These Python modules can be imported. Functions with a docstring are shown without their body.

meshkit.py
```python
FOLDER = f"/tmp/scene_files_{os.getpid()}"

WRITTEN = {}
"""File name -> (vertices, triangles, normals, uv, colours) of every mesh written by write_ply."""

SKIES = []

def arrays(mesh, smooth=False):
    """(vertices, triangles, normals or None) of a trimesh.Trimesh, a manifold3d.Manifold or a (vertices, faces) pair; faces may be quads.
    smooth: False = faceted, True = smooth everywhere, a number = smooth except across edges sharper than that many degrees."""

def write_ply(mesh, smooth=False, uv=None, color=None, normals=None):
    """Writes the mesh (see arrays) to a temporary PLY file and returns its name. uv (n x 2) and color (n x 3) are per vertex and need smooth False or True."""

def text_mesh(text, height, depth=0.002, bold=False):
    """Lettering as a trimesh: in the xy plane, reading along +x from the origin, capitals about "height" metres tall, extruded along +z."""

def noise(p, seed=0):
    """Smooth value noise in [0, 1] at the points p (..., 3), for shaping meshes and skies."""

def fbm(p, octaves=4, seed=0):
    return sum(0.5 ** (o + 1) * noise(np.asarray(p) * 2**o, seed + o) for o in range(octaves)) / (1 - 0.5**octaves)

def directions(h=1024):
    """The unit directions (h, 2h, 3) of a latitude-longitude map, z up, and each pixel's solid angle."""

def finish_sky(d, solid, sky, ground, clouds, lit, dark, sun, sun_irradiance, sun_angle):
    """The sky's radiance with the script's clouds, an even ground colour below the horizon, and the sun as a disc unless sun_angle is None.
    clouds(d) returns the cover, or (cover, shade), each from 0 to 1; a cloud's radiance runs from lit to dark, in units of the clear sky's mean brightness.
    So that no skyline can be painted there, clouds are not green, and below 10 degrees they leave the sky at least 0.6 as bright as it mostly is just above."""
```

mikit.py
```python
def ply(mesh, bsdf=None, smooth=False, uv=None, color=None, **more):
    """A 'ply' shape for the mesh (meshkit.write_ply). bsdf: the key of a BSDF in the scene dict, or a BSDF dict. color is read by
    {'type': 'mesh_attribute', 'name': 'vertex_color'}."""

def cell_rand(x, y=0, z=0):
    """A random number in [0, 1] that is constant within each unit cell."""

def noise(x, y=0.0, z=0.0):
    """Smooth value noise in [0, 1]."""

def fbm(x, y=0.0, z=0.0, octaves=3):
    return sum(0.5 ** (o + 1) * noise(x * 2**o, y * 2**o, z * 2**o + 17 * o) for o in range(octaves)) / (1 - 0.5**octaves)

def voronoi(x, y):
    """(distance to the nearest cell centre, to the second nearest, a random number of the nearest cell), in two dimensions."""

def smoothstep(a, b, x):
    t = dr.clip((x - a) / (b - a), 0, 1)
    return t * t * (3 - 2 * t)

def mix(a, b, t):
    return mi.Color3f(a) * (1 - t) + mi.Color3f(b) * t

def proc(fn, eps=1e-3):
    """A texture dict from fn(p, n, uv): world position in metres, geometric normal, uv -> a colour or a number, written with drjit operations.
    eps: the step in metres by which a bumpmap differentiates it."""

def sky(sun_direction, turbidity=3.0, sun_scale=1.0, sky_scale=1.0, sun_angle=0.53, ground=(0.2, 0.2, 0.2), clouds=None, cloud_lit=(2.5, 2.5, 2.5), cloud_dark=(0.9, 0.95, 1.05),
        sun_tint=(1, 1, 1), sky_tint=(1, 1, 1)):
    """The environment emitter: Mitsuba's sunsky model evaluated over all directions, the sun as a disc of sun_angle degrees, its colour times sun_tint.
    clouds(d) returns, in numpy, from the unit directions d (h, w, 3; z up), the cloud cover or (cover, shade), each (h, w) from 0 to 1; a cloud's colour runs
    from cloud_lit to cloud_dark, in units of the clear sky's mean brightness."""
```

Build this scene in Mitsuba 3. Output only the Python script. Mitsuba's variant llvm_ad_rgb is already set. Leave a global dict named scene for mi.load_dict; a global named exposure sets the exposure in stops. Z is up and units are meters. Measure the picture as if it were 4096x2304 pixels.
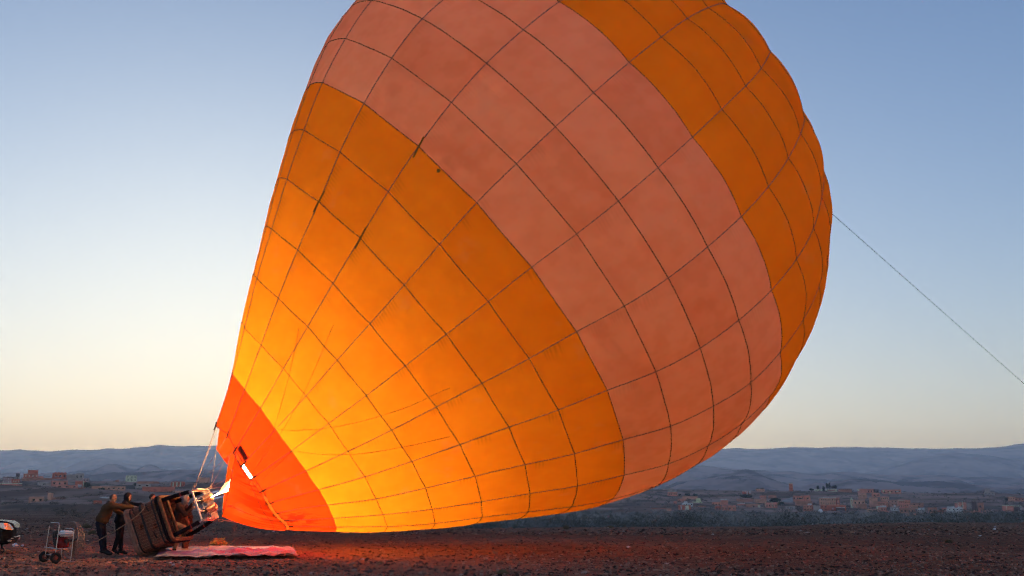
import math, random
import numpy as np, trimesh, manifold3d as m3
import drjit as dr
import mitsuba as mi
import mikit, meshkit
from scipy.interpolate import CubicSpline

T4 = mi.ScalarTransform4f
F = 4000.0                      # focal length in pixels of the 4096-wide photograph
PITCH = math.atan(858 / F)
scene, labels = {}, {}
# ---- camera, sky, exposure -------------------------------------------------------------------
scene['camera'] = {'type': 'perspective', 'fov': 2 * math.degrees(math.atan(2048 / F)), 'fov_axis': 'x', 'near_clip': 0.1, 'far_clip': 40000.0,
                   'to_world': T4().look_at([0, 0, 1.5], [0, math.cos(PITCH), 1.5 + math.sin(PITCH)], [0, 0, 1]),
                   'medium': {'type': 'ref', 'id': 'air'}}
SUN_AZ, SUN_EL = math.radians(-15), math.radians(10)


SUN = np.array([math.sin(SUN_AZ) * math.cos(SUN_EL), math.cos(SUN_AZ) * math.cos(SUN_EL), math.sin(SUN_EL)])


def veil(d):                    # the thin dawn haze that whitens the sky: thicker and warmer towards the horizon, brighter towards the coming sun
    el = np.degrees(np.arcsin(np.clip(d[..., 2], 0, 1)))
    g = ((1 + d @ SUN) / 2) ** 14
    cover = (0.09 + 0.70 * g) * np.exp(-el / 11.5) + 0.42 * np.exp(-el / 4.5)
    return np.minimum(cover, 0.95), np.exp(-el / 4.2)


scene['sky'] = mikit.sky(SUN.tolist(), turbidity=2, sun_scale=0.0,
                         sky_scale=1.0, sky_tint=(0.83, 0.995, 1.39), clouds=veil, cloud_lit=(5.7, 5.45, 5.2), cloud_dark=(11.8, 9.0, 5.3), ground=(0.14, 0.10, 0.09))
exposure = 2.35
# the morning air: one closed box of thin haze, the sky outside it
scene['air'] = {'type': 'homogeneous', 'albedo': {'type': 'rgb', 'value': [0.96, 0.97, 0.99]}, 'sigma_t': {'type': 'rgb', 'value': [0.88 * 1.5e-4, 1.0 * 1.5e-4, 1.32 * 1.5e-4]},
                'phase': {'type': 'hg', 'g': 0.65}}
scene['haze'] = {'type': 'cube', 'to_world': T4().translate([0, 3950, 232]).scale([8600, 4350, 248]), 'bsdf': {'type': 'null'},
                 'interior': {'type': 'ref', 'id': 'air'}}
labels['haze'] = {'label': 'pale blue morning haze over the valley and the mountains', 'category': 'haze', 'kind': 'stuff'}

# ---- helpers -----------------------------------------------------------------------------------
CAM = np.array([0, 0, 1.5])
FWD = np.array([0, math.cos(PITCH), math.sin(PITCH)])
UPV = np.array([0, -math.sin(PITCH), math.cos(PITCH)])
RGT = np.array([1.0, 0, 0])


def ray(u, v):
    return FWD + RGT * (u - 2048) / F + UPV * (1152 - v) / F


def at(u, v, y):                # the point seen at photo pixel (u, v) that stands y metres ahead of the camera
    d = ray(u, v)
    return CAM + d * (y / d[1])


def ground_at(u, v, z=0.0):
    d = ray(u, v)
    return CAM + d * ((z - 1.5) / d[2])


def zv(v, y):                   # height that is seen at row v at distance y
    return 1.5 + (2010 - v) * y / 4184.0


def unit(v):
    v = np.asarray(v, float)
    return v / np.maximum(np.linalg.norm(v, axis=-1, keepdims=True), 1e-12)


def rng(seed):
    return np.random.default_rng(seed)


def lerp(a, b, t):
    return a + (b - a) * t


def sstep(a, b, x):
    t = np.clip((x - a) / (b - a), 0, 1)
    return t * t * (3 - 2 * t)


def fresh(key):
    if key not in scene and key not in labels:
        return key
    i = 1
    while f'{key}_{i:03d}' in scene or f'{key}_{i:03d}' in labels:
        i += 1
    return f'{key}_{i:03d}'


def thing(name, label, category, group=None, kind=None):
    key = fresh(name)
    labels[key] = {'label': label, 'category': category}
    if group:
        labels[key]['group'] = group
    if kind:
        labels[key]['kind'] = kind
    return key


def part(parent, name, mesh, mat, smooth=False, label=None, kind=None, **kw):
    key = fresh(f'{parent}__{name}' if parent else name)
    scene[key] = mikit.ply(mesh, mat, smooth=smooth, **kw)
    if label or kind:
        labels[key] = {}
        if label:
            labels[key]['label'] = label
        if kind:
            labels[key]['kind'] = kind
    return key


def whole(name, mesh, mat, label, category, smooth=False, group=None, kind=None, **kw):
    key = thing(name, label, category, group, kind)
    scene[key] = mikit.ply(mesh, mat, smooth=smooth, **kw)
    return key


def structure(name, mesh, mat, smooth=True, **kw):
    key = fresh(name)
    scene[key] = mikit.ply(mesh, mat, smooth=smooth, **kw)
    labels[key] = {'kind': 'structure'}
    return key


def ply_n(v, f, n, mat, uv=None, **kw):
    path = meshkit.write_ply((v, f), False, uv, None, normals=n)
    return {'type': 'ply', 'filename': path, 'face_normals': False, 'bsdf': {'type': 'ref', 'id': mat}, **kw}


def cat(*ms):
    ms = [m for x in ms for m in (x if isinstance(x, list) else [x])]
    return trimesh.util.concatenate(ms)


def to_tm(man):
    m = man.to_mesh()
    return trimesh.Trimesh(np.asarray(m.vert_properties)[:, :3], np.asarray(m.tri_verts), process=False)


def tube(pts, r, n=8, cap=True, closed=False):
    """A round tube along pts; r one radius or one per point."""
    p = np.asarray(pts, float)
    r = np.broadcast_to(np.asarray(r, float), len(p))
    if closed:
        t = unit(np.roll(p, -1, 0) - np.roll(p, 1, 0))
    else:
        t = unit(np.gradient(p, axis=0))
    ref = np.array([0.31, 0.2, 0.93]) if abs(t[0] @ [0.31, 0.2, 0.93]) < 0.9 else np.array([1.0, 0, 0])
    x = ref - t[0] * (ref @ t[0])
    rings = []
    a = np.arange(n) * 2 * np.pi / n
    for i in range(len(p)):
        x = unit(x - t[i] * (x @ t[i]))
        y = np.cross(t[i], x)
        rings.append(p[i] + r[i] * (np.cos(a)[:, None] * x + np.sin(a)[:, None] * y))
    v = np.vstack(rings)
    m = len(p)
    f = []
    for i in range(m if closed else m - 1):
        i2 = (i + 1) % m
        off = 0
        for j in range(n):
            j2 = (j + 1) % n
            f += [[i * n + j, i * n + j2, i2 * n + j2], [i * n + j, i2 * n + j2, i2 * n + j]]
    if cap and not closed:
        v = np.vstack([v, p[:1], p[-1:]])
        for j in range(n):
            j2 = (j + 1) % n
            f += [[m * n, j2, j], [m * n + 1, (m - 1) * n + j, (m - 1) * n + j2]]
    return trimesh.Trimesh(v, np.array(f), process=False)


def box(cx, cy, cz, sx, sy, sz, rot=None, bevel=0.0):
    if bevel:
        b = min(bevel, sx / 2.2, sy / 2.2, sz / 2.2)
        v = []
        for i in (-1, 1):
            for j in (-1, 1):
                for k in (-1, 1):
                    h = np.array([i * sx / 2, j * sy / 2, k * sz / 2])
                    for ax in range(3):
                        g = h.copy()
                        for o in range(3):
                            if o != ax:
                                g[o] -= np.sign(g[o]) * b
                        v.append(g)
        m = trimesh.Trimesh(np.array(v), process=False).convex_hull
    else:
        m = trimesh.creation.box([sx, sy, sz])
    if rot is not None:
        m.apply_transform(rot)
    m.apply_translation([cx, cy, cz])
    return m


def frame(m, o, X, Y, Z):
    """Moves a mesh from local axes into the world."""
    M = np.eye(4)
    M[:3, 0], M[:3, 1], M[:3, 2], M[:3, 3] = X, Y, Z, o
    m = m.copy()
    m.apply_transform(M)
    return m


def spheres_hull(a, ra, b, rb, n=16):
    s1 = m3.Manifold.sphere(ra, n).translate(list(map(float, a)))
    s2 = m3.Manifold.sphere(rb, n).translate(list(map(float, b)))
    return m3.Manifold.batch_hull([s1, s2])


def spline(pts, n=16):
    p = np.asarray(pts, float)
    t = np.arange(len(p))
    return CubicSpline(t, p, axis=0)(np.linspace(0, len(p) - 1, n)) if len(p) > 2 else np.linspace(p[0], p[-1], n)


# ---- materials -----------------------------------------------------------------------------------
def rgb(*c):
    return {'type': 'rgb', 'value': list(map(float, c))}


def mat(key, col, rough=0.8, metal=0.0, spec=0.3, **kw):
    scene[key] = {'type': 'twosided', 'bsdf': {'type': 'principled', 'base_color': rgb(*col) if not isinstance(col, dict) else col, 'roughness': rough, 'metallic': metal, 'specular': spec, **kw}}
    return key


def speckled(col, scale=3.0, amount=0.35, col2=None):
    c1 = tuple(float(x) for x in col)
    c2 = tuple(float(x) for x in (col2 if col2 is not None else [x * (1 - amount) for x in col]))

    def fn(p, n, uv):
        t = mikit.fbm(p.x * scale, p.y * scale, p.z * scale * 1.3, 4)
        return mikit.mix(c1, c2, mikit.smoothstep(0.3, 0.7, t))
    return mikit.proc(fn)


# ---- the ground ------------------------------------------------------------------------------------
RIDGE_R = np.array([[1500, 1958], [2600, 1958], [2800, 1958], [2950, 1961], [3150, 1963], [3245, 1963], [3300, 1962], [3420, 1967], [3610, 1968], [3700, 1972], [3950, 1970], [4096, 1976], [4600, 1974]], float)
RIDGE_L = np.array([[-800, 1918], [0, 1914], [200, 1914], [330, 1920], [420, 1923], [560, 1926], [700, 1929], [800, 1926], [900, 1929], [1500, 1935]], float)
EDGE = np.array([[900, 2110], [1500, 2113], [2000, 2112], [2600, 2108], [3150, 2106], [3300, 2096], [3700, 2089], [4096, 2091], [5000, 2091]], float)


def vtop_r(u):
    return np.interp(u, RIDGE_R[:, 0], RIDGE_R[:, 1])


def vtop_l(u):
    return np.interp(u, RIDGE_L[:, 0], RIDGE_L[:, 1])


VB_R, Y0_R, Y1_R = 2060.0, 560.0, 800.0
VB_L, Y0_L, Y1_L = 2022.0, 255.0, 520.0


def ground_z(x, y):
    """Height of the land: a stony plain, a river bed beyond its edge, and the village slopes."""
    x, y = np.asarray(x, float), np.asarray(y, float)
    yy = np.maximum(y, 1.0)
    u = np.clip(2048 + 4090 * x / yy, -2500, 6500)
    rough = 0.05 * (meshkit.fbm(np.stack([x * 0.35, y * 0.35, x * 0], -1), 3) - 0.5) * sstep(4, 12, np.hypot(x, y)) * 1.6
    # right and middle
    ye = 1.5 * 4184 / (np.interp(u, EDGE[:, 0], EDGE[:, 1]) - 2010)
    drop = -7.0 * sstep(0, 45, yy - ye)
    lump = 1.6 * (meshkit.fbm(np.stack([x * 0.03, y * 0.03, x * 0 + 7], -1), 4) - 0.5)
    t = np.clip((yy - Y0_R) / (Y1_R - Y0_R), 0, 1)
    ramp = zv(VB_R + (vtop_r(u) - VB_R) * t, np.minimum(yy, Y1_R))
    gul = (meshkit.fbm(np.stack([x * 0.022, y * 0.012, x * 0 + 3], -1), 4) - 0.5) * 5.0 * np.sin(np.pi * np.clip(t, 0, 1)) ** 0.7
    wr = sstep(500, 565, yy)
    zr = drop * (1 - wr) + (ramp + gul) * wr + lump * sstep(60, 140, yy - ye) * (1 - wr)
    zr = np.where(yy > Y1_R, zr - 0.012 * (yy - Y1_R), zr)
    # left
    t = np.clip((yy - Y0_L) / (Y1_L - Y0_L), 0, 1)
    rampl = zv(VB_L + (vtop_l(u) - VB_L) * t, np.minimum(yy, Y1_L))
    gull = (meshkit.fbm(np.stack([x * 0.04, y * 0.022, x * 0 + 13], -1), 4) - 0.5) * 7.0 * np.sin(np.pi * t) ** 0.7
    bank = 1.0 * sstep(205, 215, yy) * (0.6 + 0.8 * meshkit.noise(np.stack([x * 0.05, y * 0.02, x * 0], -1)))
    wl = sstep(228, 258, yy)
    zl = bank * (1 - wl) + (rampl + gull) * wl
    zl = np.where(yy > Y1_L, zl - 0.02 * (yy - Y1_L), zl)
    w = 1 - sstep(1000, 1450, u)
    z = zr * (1 - w) + zl * w
    z = np.where(yy > 1000, np.maximum(z, -9), z)
    return np.where(y > 3, z, 0.0) + rough


def make_ground():
    th_f = np.arange(-40, 40.001, 0.15)
    th = np.radians(np.concatenate([np.linspace(-180, -42, 36), th_f, np.linspace(42, 174, 34)]))
    r = [2.0]
    while r[-1] < 7600:
        q = r[-1]
        r.append(q * (1.12 if q < 12 else 1.009 if q < 75 else 1.02 if q < 900 else 1.15))
    r = np.array(r)
    A, R = np.meshgrid(th, r)
    x, y = R * np.sin(A), R * np.cos(A)
    back = np.maximum(1.0, -y / 300.0)                    # behind the camera the sheet stays inside the haze box
    x, y = np.where(y < 0, x / back, x), np.where(y < 0, y / back, y)
    z = ground_z(x, y)
    near = (R < 80) & (np.abs(A) < math.radians(41))
    z = z + np.where(near, 0.05 * (meshkit.fbm(np.stack([x * 2.3, y * 2.3, x * 0 + 5], -1), 3, seed=5) - 0.5) * sstep(8, 13, R), 0)
    m, n = x.shape
    v = np.stack([x, y, z], -1).reshape(-1, 3)
    i, j = np.meshgrid(np.arange(m - 1), np.arange(n), indexing='ij')
    j2 = (j + 1) % n
    q = np.stack([i * n + j, i * n + j2, (i + 1) * n + j2, (i + 1) * n + j], -1).reshape(-1, 4)
    v = np.vstack([v, [[0, 0, 0]]])
    f = np.vstack([q[:, [0, 2, 1]], q[:, [0, 3, 2]], np.stack([np.arange(n), (np.arange(n) + 1) % n, np.full(n, len(v) - 1)], 1)])
    tri = v[f]
    nz = np.cross(tri[:, 1] - tri[:, 0], tri[:, 2] - tri[:, 0])[:, 2]
    f[nz < 0] = f[nz < 0][:, ::-1]
    return v, f


def soil(p, n, uv):
    dist = dr.sqrt(p.x * p.x + p.y * p.y)
    big = mikit.fbm(p.x * 0.12, p.y * 0.12, 0.0, 3)
    fine = mikit.fbm(p.x * 3.1, p.y * 3.1, 2.0, 3)
    d1, d2, w = mikit.voronoi(p.x * 7.0, p.y * 7.0)
    c = mikit.mix((0.26, 0.122, 0.075), (0.36, 0.188, 0.122), mikit.smoothstep(0.3, 0.7, big))
    c = mikit.mix(c, (0.12, 0.07, 0.056), mikit.smoothstep(0.45, 0.75, fine) * 0.7)
    c = mikit.mix(c, (0.36, 0.25, 0.20), mikit.smoothstep(0.8, 1.0, w) * mikit.smoothstep(0.42, 0.30, d1) * 0.6)
    # far land: slopes with strata, pale paths and dark scrub patches
    far = mikit.smoothstep(90, 260, dist)
    m2 = mikit.fbm(p.x * 0.035, p.y * 0.03, p.z * 0.35, 5)
    c2 = mikit.mix((0.25, 0.145, 0.105), (0.56, 0.335, 0.25), mikit.smoothstep(0.32, 0.68, m2))
    c2 = mikit.mix(c2, (0.14, 0.115, 0.09), mikit.smoothstep(0.55, 0.68, mikit.fbm(p.x * 0.09 + 40, p.y * 0.07, p.z * 0.2, 4)) * 0.75)
    return mikit.mix(c, c2, far)


def soil_bump(p, n, uv):
    d1, d2, w = mikit.voronoi(p.x * 9.0, p.y * 9.0)
    e1, e2, w2 = mikit.voronoi(p.x * 3.6 + 9, p.y * 3.6)
    return mikit.smoothstep(0.55, 0.1, d1) * w * 0.05 + mikit.smoothstep(0.5, 0.1, e1) * w2 * 0.07 + 0.05 * mikit.fbm(p.x * 6, p.y * 6, 0.0, 3)


scene['soil'] = {'type': 'bumpmap', 'nested_texture': mikit.proc(soil_bump, 0.02), 'scale': 1.0,
                 'nested_bsdf': {'type': 'twosided', 'bsdf': {'type': 'diffuse', 'reflectance': mikit.proc(soil)}}}
gv, gf = make_ground()
structure('ground', (gv, gf), 'soil')

# ---- hills and mountains -----------------------------------------------------------------------------


def rock(p, n, uv):
    t = mikit.fbm(p.x * 0.004, p.y * 0.002, p.z * 0.012, 5)
    return mikit.mix((0.44, 0.31, 0.27), (0.20, 0.155, 0.145), mikit.smoothstep(0.35, 0.65, t))




def rock2(p, n, uv):
    t = mikit.fbm(p.x * 0.009, p.y * 0.005, p.z * 0.03, 5)
    return mikit.mix((0.46, 0.30, 0.255), (0.15, 0.115, 0.105), mikit.smoothstep(0.36, 0.62, t))


scene['rock_near'] = {'type': 'diffuse', 'reflectance': mikit.proc(rock2)}
scene['rock'] = {'type': 'diffuse', 'reflectance': mikit.proc(rock)}


def range_mesh(prof, D, depth, seed, amp=0.25, ulo=-1400, uhi=5500, foot=2004):
    prof = np.array(sorted(prof), float)
    u = np.arange(ulo, uhi, 14.0)
    v = np.interp(u, prof[:, 0], prof[:, 1])
    w = np.exp(-0.5 * (np.arange(-4, 5) / 1.1) ** 2)
    v = np.convolve(np.pad(v, 4, mode='edge'), w / w.sum(), mode='valid')
    v = v + (meshkit.fbm(np.stack([u * 0.02, u * 0 + seed, u * 0], -1), 4, seed=seed) - 0.5) * 5
    s = (u - 2048) / 4090
    crest = zv(v, D)
    t = np.concatenate([np.linspace(0, 1, 34), np.linspace(1.06, 1.6, 6)])
    rows = []
    for tt in t:
        y = D - depth * (1 - tt)
        x = s * (D + (y - D) * 0.9)
        base = zv(foot, D - depth) - 2
        prof_t = sstep(0, 1, tt) * 0.45 + 0.55 * tt if tt <= 1 else 1 - (tt - 1) ** 1.3 * 0.9
        z = base + (crest - base) * prof_t
        q = np.stack([x / (0.13 * depth), np.full_like(x, y) / (0.35 * depth), x * 0], -1)
        ridged = 1 - np.abs(2 * meshkit.fbm(q, 4, seed=seed + 9) - 1) * 2
        z = z + (ridged - 0.75) * amp * (crest - base) * (np.clip(4 * tt * (1 - tt), 0, 1) if tt <= 1 else 0)
        rows.append(np.stack([x, np.full_like(x, y), z], -1))
    g = np.array(rows)
    m, n = g.shape[:2]
    i, j = np.meshgrid(np.arange(m - 1), np.arange(n - 1), indexing='ij')
    q = np.stack([i * n + j, i * n + j + 1, (i + 1) * n + j + 1, (i + 1) * n + j], -1).reshape(-1, 4)
    return g.reshape(-1, 3), q


def cv(pts, ox, oy, s):
    return [(ox + a / s, oy + b / s) for a, b in pts]


far_l = cv([(0, 172), (45, 178), (150, 145), (240, 170), (300, 165), (400, 175), (520, 190), (620, 172), (780, 160), (880, 168), (1000, 168), (1130, 160), (1185, 138), (1300, 150), (1400, 153), (1560, 128), (1650, 135), (1770, 100), (1900, 112), (2000, 122), (2200, 112), (2350, 120), (2480, 108), (2576, 130)], 0, 1740, 2.862)
far_r = cv([(1300, 152), (1480, 150), (1640, 142), (1830, 155), (2000, 147), (2220, 135), (2576, 140)], 2400, 1740, 2.862) + cv([(290, 138), (350, 130), (540, 132), (1080, 138), (1400, 148), (1560, 150), (2000, 146), (2430, 128), (2576, 95)], 3200, 1740, 2.875)
structure('mountains', range_mesh([(-1400, 1795), (-500, 1790)] + far_l + [(1500, 1788), (2200, 1795)] + far_r + [(4500, 1755), (5500, 1770)], 7400, 2000, 3, 0.10), 'rock')
mid_l = cv([(0, 500), (600, 440), (800, 330), (950, 275), (1060, 240), (1200, 255), (1300, 300), (1500, 345), (1700, 330), (2000, 300), (2300, 330), (2576, 380)], 0, 1740, 2.862)
mid_r = cv([(200, 560), (700, 440), (1000, 400), (1400, 265), (1800, 195), (2100, 215), (2576, 290)], 3200, 1740, 2.875)
structure('mountains', range_mesh([(-1400, 1925), (-400, 1920)] + mid_l + [(1300, 1900), (2300, 1895), (2700, 1895), (3200, 1930)] + mid_r + [(4500, 1830), (5500, 1840)], 5400, 1300, 14, 0.18), 'rock')
hill_r = cv([(600, 420), (1200, 340), (1400, 368), (1620, 395), (1900, 405), (2050, 425), (2240, 405), (2400, 440)], 2400, 1740, 2.862) + cv([(50, 440), (230, 445), (400, 425), (650, 425), (850, 450), (1250, 460), (1550, 462), (1660, 450), (1900, 490), (2200, 472), (2576, 500)], 3200, 1740, 2.875)
hill_l = cv([(0, 430), (200, 428), (350, 438), (700, 425), (920, 400), (1060, 402), (1100, 372), (1150, 340), (1200, 318), (1290, 315), (1350, 345), (1440, 392), (1530, 400), (1640, 335), (1680, 315), (1740, 345), (1850, 400), (2100, 410), (2576, 400)], 0, 1740, 2.862)
structure('hills', range_mesh([(-1400, 1890), (-400, 1888)] + hill_l + [(1300, 1890), (2000, 1885)] + hill_r + [(4500, 1905), (5500, 1915)], 3600, 1000, 25, 0.4), 'rock_near')
low_r = cv([(300, 640), (600, 620), (760, 595), (900, 520), (1160, 513), (1290, 462), (1500, 440), (1620, 393), (1720, 378), (1800, 420), (1900, 475), (2100, 545), (2300, 595), (2560, 560)], 2400, 1740, 2.862) + cv([(200, 540), (460, 515), (700, 500), (900, 510), (1130, 540), (1500, 530), (1800, 533), (2100, 580), (2300, 605), (2500, 575), (2576, 570)], 3200, 1740, 2.875)
low_l = cv([(0, 500), (600, 470), (1000, 450), (1300, 425), (1500, 430), (2000, 395), (2576, 395)], 0, 1740, 2.862)
structure('hills', range_mesh([(-1400, 1935), (-400, 1925)] + low_l + [(1300, 1905), (2200, 1945)] + low_r + [(4500, 1945), (5500, 1945)], 2300, 800, 36, 0.5), 'rock_near')
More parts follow.
